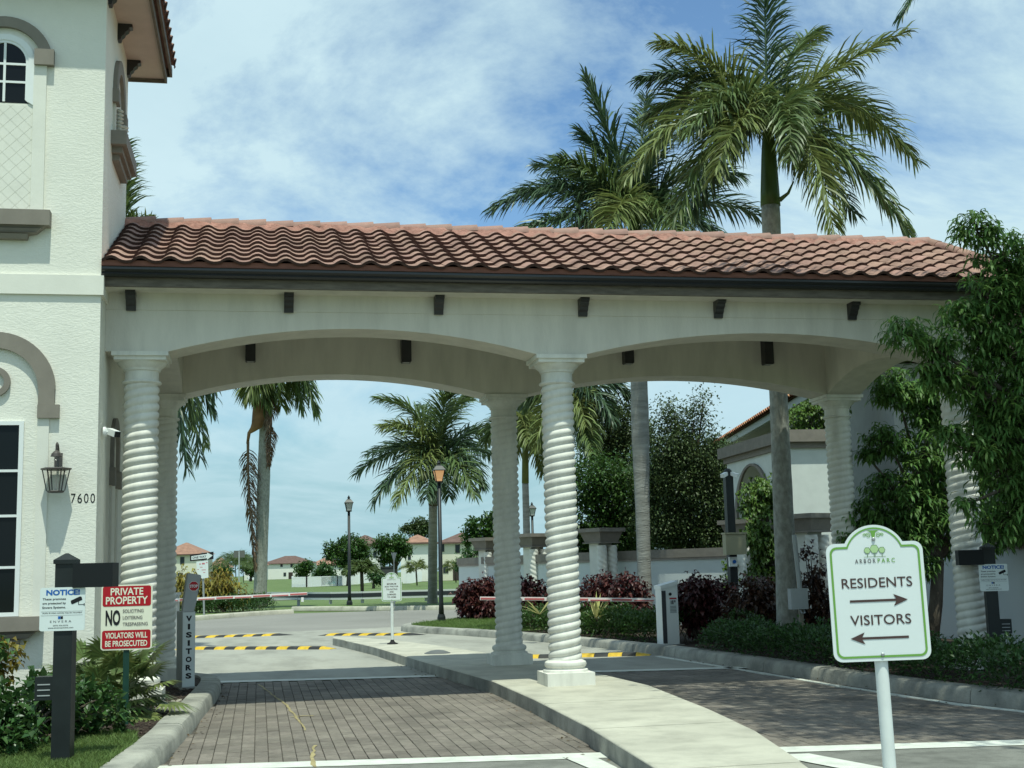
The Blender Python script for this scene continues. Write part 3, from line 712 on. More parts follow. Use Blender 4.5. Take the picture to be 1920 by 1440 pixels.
# frieze and soffit under the eaves
FY = -.62
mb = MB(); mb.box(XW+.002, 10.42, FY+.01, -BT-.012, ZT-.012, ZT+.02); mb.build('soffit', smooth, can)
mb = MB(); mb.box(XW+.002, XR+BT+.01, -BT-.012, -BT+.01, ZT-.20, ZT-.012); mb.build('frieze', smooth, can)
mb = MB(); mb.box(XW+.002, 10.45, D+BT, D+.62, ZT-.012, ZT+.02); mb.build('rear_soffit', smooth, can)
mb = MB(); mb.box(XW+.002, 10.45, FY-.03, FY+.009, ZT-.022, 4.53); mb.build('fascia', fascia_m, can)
mb = MB(); mb.box(XW+.002, 10.45, D+.62, D+.66, ZT-.02, 4.56); mb.build('fascia', fascia_m, can)
gp = [(FY-.031, 4.505), (FY-.10, 4.505), (FY-.115, 4.525), (FY-.10, 4.545), (FY-.13, 4.575), (FY-.13, 4.605), (FY-.115, 4.605), (FY-.115, 4.58), (FY-.09, 4.55), (FY-.095, 4.52), (FY-.031, 4.52)]
mb = MB(); mb.prism(gp, XW+.003, 10.5, 'x'); mb.build('gutter', M('gutter_bronze', (.03, .03, .03), .28, spec=.55), can)
mb = MB(); mb.box(XW+.003, 10.5, -.757, -.735, 4.607, 4.668); mb.build('eave_closure', M('closure_terracotta', (.20, .085, .06), .85, var=.2), can)
for x in (-.10, 1.60, 3.29, 4.99, 6.66, 8.38, 10.05): bracket(can, (x, -BT-.013, ZT-.014), 'y-', w=.105)
# columns
def twist_mesh():
    R, A, sp, ns = .163, .030, .0925, 2
    z0, z1 = .28, 3.46; nz, nt = 272, 40
    mb = MB()
    for i in range(nz+1):
        z = z0+(z1-z0)*i/nz
        for k in range(nt):
            th = 2*pi*k/nt; t = z/sp - ns*th/(2*pi)
            r = R+A*abs(math.sin(pi*t))**.62
            mb.v.append((r*math.cos(th), r*math.sin(th), z))
    for i in range(nz):
        for k in range(nt):
            k2 = (k+1) % nt; mb.f.append((i*nt+k, i*nt+k2, (i+1)*nt+k2, (i+1)*nt+k))
    return mb.mesh('shaft', True, False)
sh_me = twist_mesh()
mb = MB(); mb.lathe([(.18, 3.43), (.205, 3.44), (.215, 3.455), (.205, 3.47), (.185, 3.475), (.183, 3.50), (.183, 3.575), (.20, 3.585), (.20, 3.60), (.21, 3.615), (.255, 3.655), (.265, 3.68)], 40)
cap_me = mb.mesh('capital', 40)
mb = MB(); mb.box(-.275, .275, -.275, .275, 3.68, 3.722); mb.box(-.30, .30, -.30, .30, 3.722, 3.768); ab_me = mb.mesh('abacus')
mb = MB(); mb.lathe([(.26, .14), (.255, .165), (.225, .175), (.22, .19), (.235, .20), (.243, .225), (.235, .25), (.215, .262), (.19, .275), (.185, .30)], 40); ba_me = mb.mesh('base', 40)
mb = MB(); mb.box(-.275, .275, -.275, .275, -.02, .14); pl_me = mb.mesh('plinth')
for i, (x, y) in enumerate([(0, 0), (S1, 0), (XR, 0), (0, D), (S1, D), (XR, D)]):
    # the abacus carries the column, its pieces hang below
    o = link('column', sh_me, colm, can, Vector((x, y, 0))-wloc(can))
    for nm, me in (('abacus', ab_me), ('capital', cap_me), ('base', ba_me), ('plinth', pl_me)): link(nm, me, colm, o)
# roof
E0 = Vector((XW, -.775, 4.635)); RID = Vector((XW, D/2, 5.70)); sv = (RID-E0); SL = sv.length; al = math.atan2(sv.z, sv.y)
XG = 10.62
mb = MB()
mb.add([(XW, E0.y, E0.z-.03), (XG, E0.y, E0.z-.03), (XG, RID.y, RID.z-.03), (XW, RID.y, RID.z-.03)], [(0, 1, 2, 3)])
ye = D-E0.y
mb.add([(-2.3, ye, E0.z), (XG, ye, E0.z), (XG, RID.y, RID.z-.025), (-2.3, RID.y, RID.z-.025)], [(0, 3, 2, 1)])
mb.add([(XG-.02, E0.y, E0.z-.03), (XG-.02, ye, E0.z-.03), (XG-.02, RID.y, RID.z-.03)], [(0, 1, 2)])
roof = mb.build('roof', M('roof_underlay', (.10, .05, .04), .9), can)
TWc = .305; ncol = 36; nrow = 9; ex = SL/nrow
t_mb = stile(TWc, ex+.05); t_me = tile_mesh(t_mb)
R3 = Matrix.Rotation(al, 3, 'X'); nrm = R3 @ Vector((0, 0, 1)); upv = R3 @ Vector((0, 1, 0))
off = wloc(can); cnt = 0; rest = MB()
for r in range(nrow):
    for c in range(ncol):
        p = Vector((XW+.01+c*TWc, E0.y, E0.z)) + upv*(r*ex) + nrm*(.002)
        p += Vector((0, 0, random.uniform(-.002, .003)))
        if cnt < 300:
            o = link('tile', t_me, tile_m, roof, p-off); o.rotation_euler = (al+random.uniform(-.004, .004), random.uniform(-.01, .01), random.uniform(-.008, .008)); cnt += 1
        else: rest.add([R3 @ Vector(q) + p for q in t_mb.v], t_mb.f)
# rear slope tiles, joined
for r in range(nrow):
    for c in range(ncol+6):
        p = Vector((XG-.02-c*TWc, ye, E0.z)) + Vector((0, -upv.y, upv.z))*(r*ex) 
        rest.add([Matrix.Rotation(pi, 3, 'Z') @ (R3 @ Vector(q)) + p for q in t_mb.v], t_mb.f)
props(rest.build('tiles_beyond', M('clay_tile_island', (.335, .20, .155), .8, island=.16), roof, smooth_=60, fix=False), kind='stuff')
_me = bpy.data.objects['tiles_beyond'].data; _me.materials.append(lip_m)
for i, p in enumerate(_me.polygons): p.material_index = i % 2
# ridge: mortar bed and barrel tiles with the big end to the right
mb = MB(); n = 110
for i in range(n+1):
    x = XW+(XG-XW)*i/n; w1 = .125+random.uniform(-.02, .02); zb = RID.z-.045+random.uniform(-.006, .006)
    mb.v += [(x, RID.y-w1-.05, zb-.03), (x, RID.y-w1*.8, RID.z+.055+random.uniform(-.01, .01)), (x, RID.y, RID.z+.085), (x, RID.y+w1, RID.z+.05), (x, RID.y+w1+.05, zb-.03)]
for i in range(n):
    for k in range(4): mb.f.append((i*5+k, i*5+5+k, i*5+6+k, i*5+1+k))
mb.build('ridge_mortar', mortar, roof, fix=True)
RT = .342; nr = 32; mb = MB(); prof = []
for s_, (x, sc) in enumerate(((-.03, .86), (RT, 1.0))):
    for k in range(9):
        a = pi*k/8; mb.v.append((x, -.115*sc*math.cos(a), .105*sc*math.sin(a)-.012*(1-s_)))
for k in range(8): mb.f.append((k, k+1, 9+k+1, 9+k))
mb.v += [(RT, y*.86, z*.86-.003) for x, y, z in mb.v[9:18]]
for k in range(8): mb.f.append((9+k, 9+k+1, 18+k+1, 18+k))
rt_me = mb.mesh('ridge_tile', 50, False)
for i in range(nr):
    o = link('ridge_tile', rt_me, ridge_m, roof, Vector((XW+.02+i*RT, RID.y, RID.z+.028+random.uniform(-.004, .004)))-off); o.rotation_euler = (0, random.uniform(-.012, .004), random.uniform(-.01, .01))
# rake tiles on the right gable
mb = MB(); mb.box(XG-.05, XG, FY, D+.62, ZT, ZT+.05)
for r in range(nrow):
    p = Vector((XG-.02, E0.y, E0.z+.01))+upv*(r*ex)
    mb2 = MB(); mb2.lathe([(.085, 0), (.075, ex+.04)], 10); mb2.v = [tuple(R3 @ Vector((x, z, y+.03)) + p) for x, y, z in mb2.v]; mb2.build('rake_tile', tile_m, roof, smooth_=50)
mb.build('barge_board', fascia_m, can)
# downlights on the rear beam
dl = [(1.16, 'outer left'), (3.29, 'inner left'), (6.51, 'inner right'), (8.65, 'outer right')]
words = {'outer left': 'leftmost black box downlight under the canopy above the left lane', 'inner left': 'black box downlight under the canopy just left of the middle columns',
         'inner right': 'black box downlight under the canopy just right of the middle columns', 'outer right': 'rightmost black box downlight under the canopy above the right lane'}
for x, w in dl:
    t = thing('downlight', words[w], 'downlight', (x, D-BT, 4.2), group='downlights on the rear beam')
    mb = MB(); mb.prism([(-.068, .42), (-.068, .012), (-.055, 0), (.055, 0), (.068, .012), (.068, .42)], -.16, -.002, 'y'); mb.build('housing', bronze, t, world=False)
    mb = MB(); mb.box(-.045, .045, -.135, -.03, -.004, .004); mb.build('lens', lamp_glass, t, world=False)

# ------------------------------------------------------------------ foliage builders
def fast_mesh(name, V, T):
    """V (n,3) array, T (m,3) triangles"""
    me = bpy.data.meshes.new(name); V = np.asarray(V, np.float32); T = np.asarray(T, np.int32)
    me.vertices.add(len(V)); me.vertices.foreach_set('co', V.ravel())
    me.loops.add(len(T)*3); me.loops.foreach_set('vertex_index', T.ravel())
    me.polygons.add(len(T)); me.polygons.foreach_set('loop_start', np.arange(0, len(T)*3, 3, dtype=np.int32))
    me.update(calc_edges=True); me.validate(); return me
def unit(a): return a/np.maximum(np.linalg.norm(a, axis=-1, keepdims=True), 1e-6)
def leaves(P, Dn, L, Wd, droop=.3, r=None):
    """one bent leaf (4 triangles) at each point P along direction Dn; returns V,T"""
    r = r or rng; n = len(P); L = np.broadcast_to(np.asarray(L, float), (n,))*r.uniform(.7, 1.2, n); Wd = L*(Wd/np.mean(L)) if np.ndim(Wd) == 0 else Wd
    Dn = unit(Dn); up = unit(np.stack([r.normal(0, .35, n), r.normal(0, .35, n), np.ones(n)], 1))
    S_ = unit(np.cross(Dn, up)); L1 = L[:, None]; W1 = (Wd if np.ndim(Wd) else np.full(n, Wd))[:, None]
    dn = np.array([0, 0, -1.0]); fold = np.cross(S_, Dn)*W1*.25
    p1 = P+Dn*L1*.45; d2 = unit(Dn*(1-droop)+dn*droop); p2 = p1+d2*L1*.55
    a = p1+S_*W1*.5+fold; b = p1-S_*W1*.5+fold
    V = np.stack([P, a, p1, b, p2], 1).reshape(-1, 3)
    q = np.arange(n)[:, None]*5
    T = np.concatenate([q+[0, 2, 1], q+[0, 3, 2], q+[2, 4, 1], q+[2, 3, 4]], 1).reshape(-1, 3)
    return V, T
def rand_dir(n, r=None):
    r = r or rng; d = r.normal(0, 1, (n, 3)); return unit(d)
def join(parts):
    Vs, Ts, o = [], [], 0
    for V, T in parts: Vs.append(V); Ts.append(T+o); o += len(V)
    return np.concatenate(Vs), np.concatenate(Ts)
def put(name, VT, mat, parent=None, kind=None, loc=None):
    V, T = VT
    off = np.array(wloc(parent)) if parent is not None else (np.array(loc) if loc is not None else np.zeros(3))
    o = link(name, fast_mesh(name, V-off, T), mat, parent, (0, 0, 0) if parent is not None else tuple(off))
    if kind: o['kind'] = kind
    return o
def clump_leaves(clumps, n, L, Wd, droop=.35, twigs=26, spread=.16, hollow=.55, r=None):
    """clumps: (x,y,z,rx,rz). leaves grow in twig tufts near each clump's skin"""
    r = r or rng; tot = sum(c[3]**2 for c in clumps); P, Dd = [], []
    for x, y, z, rx, rz in clumps:
        k = max(8, int(n*rx*rx/tot)); nt_ = max(4, k//twigs)
        d = rand_dir(nt_, r); rad = r.uniform(hollow, 1.05, nt_)**.7
        c = np.array([x, y, z])+d*rad[:, None]*np.array([rx, rx, rz])
        idx = r.integers(0, nt_, k)
        p = c[idx]+r.normal(0, spread, (k, 3)); P.append(p)
        Dd.append(unit(d[idx]*.8+rand_dir(k, r)*.9+np.array([0, 0, .15])))
    return leaves(np.concatenate(P), np.concatenate(Dd), L, Wd, droop, r)
def tree(name, label, base, clumps, n, L, Wd, leafmat, trunk_r=.14, droop=.35, twigs=26, spread=.16, group=None, cat='tree', fork=None, hollow=.55, tmat=None):
    base = Vector(base); t = thing(name, label, cat, base, group=group)
    fork = Vector(fork) if fork else base+Vector((0, 0, (min(c[2]-c[4] for c in clumps)-base.z)*.6+.2))
    mb = MB(); mb.tube([base-Vector((0, 0, .1)), base.lerp(fork, .5)+Vector((.04, 0, 0)), fork], [trunk_r*1.25, trunk_r, trunk_r*.85], 8); mb.build('trunk', tmat or bark_m, t, smooth_=True)
    mb = MB()
    for c in clumps:
        e = Vector(c[:3]); m_ = fork.lerp(e, .5)+Vector((random.uniform(-.1, .1)*c[3], random.uniform(-.1, .1)*c[3], -.12*c[3]))
        mb.tube([fork, m_, e], [trunk_r*.5, trunk_r*.33, trunk_r*.12], 6)
    mb.build('limbs', tmat or bark_m, t, smooth_=True)
    put('crown', clump_leaves(clumps, n, L, Wd, droop, twigs, spread, hollow), leafmat, t)
    return t
def bez(a, c, b, n):
    t = np.linspace(0, 1, n)[:, None]; a, c, b = (np.array(x, float) for x in (a, c, b))
    return (1-t)**2*a+2*t*(1-t)*c+t*t*b, unit(2*(1-t)*(c-a)+2*t*(b-c))
def frond(parent, a, c, b, ll, mat, n=46, plume=.5, droop=.55, w=.04, name='frond', seed=0, start=.1, rr=.022):
    if name == 'frond': n = int(n*2.5); w *= .82; droop *= .85; plume *= 1.35; ll *= 1.32
    r = np.random.default_rng(seed+11)
    P, T = bez(a, c, b, 120); off = np.array(wloc(parent))
    mbr = MB(); k = [0, 20, 40, 60, 80, 100, 119]; mbr.tube([P[i]-off for i in k], [rr*(1.15-.95*i/119) for i in k], 5, False)
    parts = []
    V0 = np.array(mbr.v); T0 = np.array([(q[0], q[1], q[2]) for q in mbr.f]+[(q[0], q[2], q[3]) for q in mbr.f]); parts.append((V0+off, T0))
    ts = np.linspace(start, 1, n); 
    Ps, Ds, Ws, Ls, Tg = [], [], [], [], []
    for sgn in (-1, 1):
        tt = np.clip(ts+r.uniform(-.5, .5, n)/n, .02, 1); i = (tt*119).astype(int); p = P[i]; tg = T[i]
        S_ = unit(np.cross(tg, np.array([0, 0, 1.0])+r.normal(0, .02, 3))); N_ = np.cross(S_, tg)
        ph = r.uniform(-plume, plume, n)+.12; alp = np.radians(30+28*tt+r.uniform(-7, 7, n))
        d = (S_*sgn*np.cos(ph)[:, None]+N_*np.sin(ph)[:, None])*np.cos(alp)[:, None]+tg*np.sin(alp)[:, None]
        prof = np.where(tt < .3, .62+.38*tt/.3, 1-.62*((tt-.3)/.7)**1.7)
        Ps.append(p); Ds.append(d); Ls.append(ll*prof*r.uniform(.85, 1.1, n)); Tg.append(tg)
    p = np.concatenate(Ps); d = unit(np.concatenate(Ds)); L = np.concatenate(Ls)[:, None]; tg = np.concatenate(Tg); m = len(p)
    wd = unit(np.cross(d, np.cross(tg, d)))*w*.5; wd = unit(np.cross(d, np.array([0, 0, 1.0])+r.normal(0, .5, (m, 3))))*w*.5
    dn = np.array([0, 0, -1.0]); dr = r.uniform(.55, 1.25, (m, 1))*droop
    p1 = p+d*L*.4; d1 = unit(d+dn*dr*.8); p2 = p1+d1*L*.33; d2 = unit(d1+dn*dr*1.1); p3 = p2+d2*L*.27
    V = np.stack([p-wd*.6, p+wd*.6, p1-wd, p1+wd, p2-wd*.75, p2+wd*.75, p3], 1).reshape(-1, 3); q = np.arange(m)[:, None]*7
    Tq = np.concatenate([q+[0, 1, 3], q+[0, 3, 2], q+[2, 3, 5], q+[2, 5, 4], q+[4, 5, 6]], 1).reshape(-1, 3)
    parts.append((V, Tq)); return put(name, join(parts), mat, parent)
def palm_trunk(t, base, top, r0, r1, mat, bulge=0.0, n=26):
    base, top = Vector(base), Vector(top); mb = MB(); pts, rad = [], []
    for i in range(n+1):
        k = i/n; pts.append(base.lerp(top, k)); rad.append((r0+(r1-r0)*k+bulge*math.exp(-((k-.55)/.18)**2)+(.05*math.exp(-k*n/1.5)))*(1.015 if i % 2 else .99))
    mb.tube(pts, rad, 18); return mb.build('trunk', mat, t, smooth_=True)
def auto_fronds(t, c, n, L, ll, mat, seed, el0=75, el1=-35, **kw):
    r = random.Random(seed); c = Vector(c)
    for i in range(n):
        az = i*2.399963+r.uniform(-.25, .25); k = i/max(1, n-1); el = math.radians(el0+(el1-el0)*k+r.uniform(-8, 8)); Li = L*r.uniform(.85, 1.1)
        h = Vector((math.cos(az), math.sin(az), 0)); d = h*math.cos(el)+Vector((0, 0, math.sin(el)))
        ct = c+d*Li*.55; tip = c+h*Li*(.55*math.cos(el)+.42*math.cos(el)**.5 if el < 1.3 else .3)+Vector((0, 0, Li*(.62*math.sin(el)-.22-.25*math.cos(el))))
        frond(t, c, ct, tip, ll, mat if not isinstance(mat, (list, tuple)) else mat[i % len(mat)], seed=seed*100+i, **kw)

# ------------------------------------------------------------------ palms
# tall royal palm right of the middle
YP = 4.8
hp = thing('royal_palm', 'tall royal palm with green crownshaft rising right of the canopy middle', 'palm tree', (9.47, YP, 0))
palm_trunk(hp, (9.48, YP, -.03), (9.58, YP, 7.2), .165, .152, trunk_m2, -.012)
mb = MB(); mb.tube([(9.58, YP, 7.15), (9.585, YP, 7.4), (9.60, YP, 8.0), (9.61, YP, 8.35), (9.615, YP, 8.75)], [.165, .155, .125, .10, .06], 14); mb.build('crownshaft', shaft_m, hp, smooth_=True)
hc = Vector((9.61, YP, 8.45))
spec = [  # control px, tip px, control dy, tip dy, material, leaflet length
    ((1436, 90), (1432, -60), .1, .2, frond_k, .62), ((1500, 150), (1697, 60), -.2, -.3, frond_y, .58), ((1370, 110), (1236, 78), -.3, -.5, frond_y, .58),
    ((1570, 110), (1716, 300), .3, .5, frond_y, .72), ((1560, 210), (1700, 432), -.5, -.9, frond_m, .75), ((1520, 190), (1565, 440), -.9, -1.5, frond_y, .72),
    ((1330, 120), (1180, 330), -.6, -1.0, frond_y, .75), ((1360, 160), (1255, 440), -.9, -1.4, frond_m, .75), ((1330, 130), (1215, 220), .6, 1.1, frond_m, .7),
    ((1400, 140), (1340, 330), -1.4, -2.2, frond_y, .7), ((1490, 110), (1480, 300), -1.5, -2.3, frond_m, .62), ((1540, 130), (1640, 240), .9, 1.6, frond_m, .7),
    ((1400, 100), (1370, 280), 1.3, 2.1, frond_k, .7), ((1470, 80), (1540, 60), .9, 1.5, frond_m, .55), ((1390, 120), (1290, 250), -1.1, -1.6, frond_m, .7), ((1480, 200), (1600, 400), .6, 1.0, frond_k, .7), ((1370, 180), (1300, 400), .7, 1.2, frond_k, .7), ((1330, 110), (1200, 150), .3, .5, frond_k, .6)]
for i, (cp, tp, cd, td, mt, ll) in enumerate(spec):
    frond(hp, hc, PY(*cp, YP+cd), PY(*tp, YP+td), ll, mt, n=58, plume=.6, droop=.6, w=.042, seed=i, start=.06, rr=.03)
mb = MB(); mb.tube([PY(1462, 375, YP-.2), PY(1478, 362, YP-.35), PY(1488, 340, YP-.4)], [.04, .025, .012], 6); mb.build('spathe', shaft_m, hp)
# second palm behind the roof
YQ = 12.5
p2 = thing('royal_palm', 'darker royal palm behind the roof, its fronds above the ridge', 'palm tree', (9.47, YQ, 0))
palm_trunk(p2, (9.47, YQ, -.03), (9.58, YQ, 8.2), .145, .155, trunk_m, .045)
mb = MB(); mb.tube([(9.58, YQ, 8.15), (9.6, YQ, 8.9), (9.6, YQ, 9.6)], [.2, .16, .08], 12); mb.build('crownshaft', shaft_m, p2, smooth_=True)
qc = PY(1192, 405, YQ)
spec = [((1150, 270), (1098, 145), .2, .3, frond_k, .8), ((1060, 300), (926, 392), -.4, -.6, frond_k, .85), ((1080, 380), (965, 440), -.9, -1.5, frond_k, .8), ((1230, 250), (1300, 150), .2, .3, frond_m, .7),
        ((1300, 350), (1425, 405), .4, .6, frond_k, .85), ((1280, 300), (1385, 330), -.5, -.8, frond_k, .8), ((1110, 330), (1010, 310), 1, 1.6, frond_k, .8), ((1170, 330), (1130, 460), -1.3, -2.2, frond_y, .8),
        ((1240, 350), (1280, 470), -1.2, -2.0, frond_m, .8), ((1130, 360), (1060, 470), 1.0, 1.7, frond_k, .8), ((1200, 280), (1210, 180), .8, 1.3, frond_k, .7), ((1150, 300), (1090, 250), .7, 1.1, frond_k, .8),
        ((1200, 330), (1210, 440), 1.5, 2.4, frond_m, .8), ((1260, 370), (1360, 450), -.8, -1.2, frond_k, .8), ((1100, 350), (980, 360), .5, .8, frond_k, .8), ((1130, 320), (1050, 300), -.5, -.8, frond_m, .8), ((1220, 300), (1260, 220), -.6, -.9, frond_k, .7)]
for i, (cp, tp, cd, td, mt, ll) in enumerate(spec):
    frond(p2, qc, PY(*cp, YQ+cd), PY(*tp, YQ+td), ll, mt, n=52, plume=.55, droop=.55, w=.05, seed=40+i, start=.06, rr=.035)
# palm across the road, left, with dead fronds
yl = 44.0; bl = PZ(487, 1138, -.1)
pl_t = thing('royal_palm', 'tall palm across the road with brown dead fronds hanging down its trunk', 'palm tree', bl)
top = PD(500, 715, 58.5)
palm_trunk(pl_t, bl, top, .29, .25, trunk_m2, .02)
cc = PD(502, 668, 58.5)
mb = MB(); mb.tube([top, cc], [.32, .2], 12); mb.build('crownshaft', M('old_boot', (.16, .13, .07), .8, var=.3, scale=3), pl_t, smooth_=True)
for i, (cp, tp, dd) in enumerate([((560, 640), (592, 775), 0), ((540, 650), (566, 765), 1), ((470, 690), (470, 745), -1.5), ((440, 620), (400, 700), 0), ((525, 690), (528, 760), 1.5), ((490, 690), (497, 760), -1), ((500, 560), (520, 500), 0), ((560, 600), (640, 640), 1), ((440, 640), (390, 655), -1)]):
    frond(pl_t, cc, PD(*cp, 58.5+dd), PD(*tp, 58.5+dd), 1.25, frond_y if i in (2, 4) else frond_m, n=44, plume=.5, droop=.7, w=.10, seed=80+i, rr=.06)
mb = MB(); mb.tube([PD(488, 748, 57.9), PD(486, 775, 57.85), PD(482, 797, 57.85), PD(474, 805, 57.95), PD(467, 812, 58), PD(464, 832, 58)], [.30, .31, .26, .14, .08, .06], 12); mb.build('dead_sheath', M('boot_brown', (.22, .12, .06), .8, var=.3, scale=2), pl_t, smooth_=True)
frond(pl_t, PD(465, 828, 58), PD(463, 900, 57.9), PD(478, 1065, 57.7), .9, dead_m, n=130, plume=.5, droop=.75, w=.05, name='dead_frond', seed=97, rr=.06)
frond(pl_t, PD(508, 730, 58), PD(512, 800, 57.6), PD(503, 875, 57.6), .65, dead_m, n=110, plume=.5, droop=.75, w=.05, name='dead_frond', seed=98, rr=.06)
# palm behind lit lamp
b2 = PZ(811, 1134, -.1); d2_ = 51.5
pm = thing('royal_palm', 'full crowned palm behind the lit street lamp', 'palm tree', b2)
palm_trunk(pm, b2, PD(812, 945, d2_), .20, .17, trunk_m, .01)
cc = PD(818, 858, d2_)
mb = MB(); mb.tube([PD(812, 948, d2_), PD(814, 910, d2_), cc], [.19, .24, .14], 12); mb.build('crownshaft', M('boot_dark', (.08, .06, .035), .85, var=.3, scale=4), pm, smooth_=True)
for i, (cp, tp, dd, mt) in enumerate([((800, 760), (708, 748), .3, frond_m), ((790, 790), (718, 800), -.8, frond_y), ((760, 810), (666, 890), .5, frond_k), ((770, 830), (700, 945), -1, frond_k), ((800, 830), (742, 945), -1.6, frond_y),
        ((840, 760), (880, 745), .6, frond_m), ((825, 760), (845, 735), -.5, frond_m), ((880, 800), (920, 810), .8, frond_k), ((880, 830), (905, 910), -.6, frond_k), ((860, 840), (890, 930), -1.2, frond_m),
        ((810, 870), (800, 935), -1.5, frond_k), ((840, 870), (842, 930), 1.2, frond_k), ((790, 820), (690, 850), 1.5, frond_k), ((850, 810), (930, 860), 1.6, frond_k), ((812, 800), (790, 760), 1.8, frond_k)]):
    frond(pm, cc, PD(*cp, d2_+dd), PD(*tp, d2_+dd*2), .95, mt, n=44, plume=.6, droop=.55, w=.075, seed=120+i, rr=.05)
# slim palm behind the rear middle column
d3 = 47; b3 = PD(990, 1085, d3); b3.z = -.05
ps = thing('royal_palm', 'slim palm with yellow-green fronds seen between the two middle columns', 'palm tree', b3)
palm_trunk(ps, b3, PD(985, 905, d3), .15, .12, trunk_m)
cc = PD(985, 800, d3); mb = MB(); mb.tube([PD(985, 906, d3), PD(985, 850, d3), cc], [.13, .12, .08], 12); mb.build('crownshaft', M('shaft_olive', (.10, .12, .025), .5, var=.2), ps, smooth_=True)
for i, (cp, tp, dd, mt) in enumerate([((975, 750), (955, 720), 0, frond_m), ((1000, 760), (1012, 840), -.5, frond_y), ((970, 770), (960, 830), -.6, frond_y), ((1010, 790), (1018, 890), .5, frond_y), ((960, 790), (950, 880), .5, frond_y), ((990, 750), (1020, 735), .7, frond_m), ((985, 770), (990, 830), -1, frond_y), ((1030, 780), (1060, 840), .6, frond_y), ((940, 770), (910, 830), .6, frond_m)]):
    frond(ps, cc, PD(*cp, d3+dd), PD(*tp, d3+dd*2), .85, mt, n=40, plume=.6, droop=.7, w=.075, seed=150+i, rr=.05)
# palm behind the front middle column
d4 = 40; b4 = PD(1072, 1080, d4); b4.z = -.05
pb = thing('royal_palm', 'palm hidden behind the white middle column, fronds to its right', 'palm tree', b4)
palm_trunk(pb, b4, PD(1062, 800, d4), .14, .12, trunk_m)
cc = PD(1062, 745, d4)
for i, (cp, tp, dd, mt) in enumerate([((1120, 690), (1186, 745), 0, frond_k), ((1110, 700), (1150, 790), -.8, frond_k), ((1085, 720), (1098, 800), -1, frond_y), ((1090, 740), (1120, 870), .6, frond_m), ((1020, 710), (985, 760), 0, frond_m), ((1030, 740), (1005, 840), -.6, frond_y), ((1060, 680), (1050, 620), .3, frond_m), ((1100, 780), (1110, 850), -1.2, frond_m), ((1130, 740), (1180, 830), 1, frond_y)]):
    frond(pb, cc, PD(*cp, d4+dd), PD(*tp, d4+dd*2), .8, mt, n=42, plume=.6, droop=.7, w=.065, seed=170+i, rr=.045)
# palm behind the gatehouse
d5 = 27; b5 = PD(262, 1100, d5); b5.z = -.05
pg = thing('royal_palm', 'palm behind the gatehouse, only frond ends showing past the tower', 'palm tree', b5)
palm_trunk(pg, b5, PD(262, 560, d5), .2, .16, trunk_m)
cc = PD(258, 520, d5)
for i, (cp, tp, dd, mt) in enumerate([((330, 480), (375, 860), 0, frond_k), ((310, 540), (350, 880), -1, frond_k), ((205, 400), (236, 268), 0, frond_m), ((195, 420), (225, 300), .3, frond_m), ((250, 455), (285, 425), .2, frond_y), ((235, 450), (255, 420), -.3, frond_m), ((330, 560), (395, 770), .6, frond_k), ((320, 500), (385, 830), .4, frond_m), ((340, 520), (402, 740), -.4, frond_k), ((300, 520), (345, 850), .8, frond_k), ((335, 500), (360, 800), -.7, frond_m), ((170, 480), (90, 620), 0, frond_k), ((200, 420), (120, 430), .5, frond_m)]):
    frond(pg, cc, PD(*cp, d5+dd), PD(*tp, d5+dd), .72, mt, n=52, plume=.5, droop=.6, w=.05, seed=190+i, rr=.04)
# tall palm standing right of the lane, one frond tip dips into view
bx, by, hz_ = 16.6, 6.0, 14.6
t = thing('royal_palm', 'tall palm at the right roadside, one frond tip dipping in at the top edge', 'palm tree', (bx, by, 0))
palm_trunk(t, (bx, by, -.03), (bx, by, hz_-1.3), .24, .17, trunk_m2); c = (bx, by, hz_)
mb = MB(); mb.tube([(bx, by, hz_-1.35), (bx, by, hz_-.6), c], [.18, .15, .08], 12); mb.build('crownshaft', shaft_m, t, smooth_=True)
r_ = random.Random(6)
for k in range(17):
    az = k*2.399963+.4; el = math.radians(62-80*k/16+r_.uniform(-6, 6)); h = Vector((math.cos(az), math.sin(az), 0)); Lf = 3.2*r_.uniform(.9, 1.1)
    cpt = Vector(c)+h*Lf*.5*math.cos(el)+Vector((0, 0, Lf*.5*math.sin(el)+.2)); tip = Vector(c)+h*Lf*.92*max(.35, math.cos(el))+Vector((0, 0, Lf*(.5*math.sin(el))-.8))
    frond(t, c, cpt, tip, .8, frond_k if k % 2 else frond_m, n=50, plume=.6, droop=.5, w=.055, seed=230+k, rr=.03)
frond(t, c, PY(1850, -260, by), PY(1690, 30, by+.3), .7, frond_k, n=50, plume=.5, droop=.5, w=.045, seed=299, rr=.03)
# broad shade tree beside the residents lane, standing right of the picture
tree('shade_tree', 'broad tree right of the picture whose crown shades the residents lane', (10.2, -6.4, -.03),
     [(7.4, -6.6, 8.6, 1.3, .9), (8.6, -5.2, 8.9, 1.5, 1.0), (7.3, -4.2, 8.7, 1.2, .8), (9.6, -6.8, 9.4, 1.6, 1.1), (8.4, -7.8, 9.0, 1.3, .9), (10.6, -5.2, 9.2, 1.5, 1.0), (9.2, -3.6, 9.0, 1.3, .9), (7.0, -2.6, 8.8, .9, .6), (10.8, -7.6, 9.0, 1.4, 1.0), (6.7, -5.4, 9.0, .9, .6), (6.6, -3.7, 9.0, .7, .5), (6.7, -7.0, 9.0, .8, .6)], 24000, .12, .06, green_md, .24, fork=(10.1, -6.3, 5.2), spread=.25)

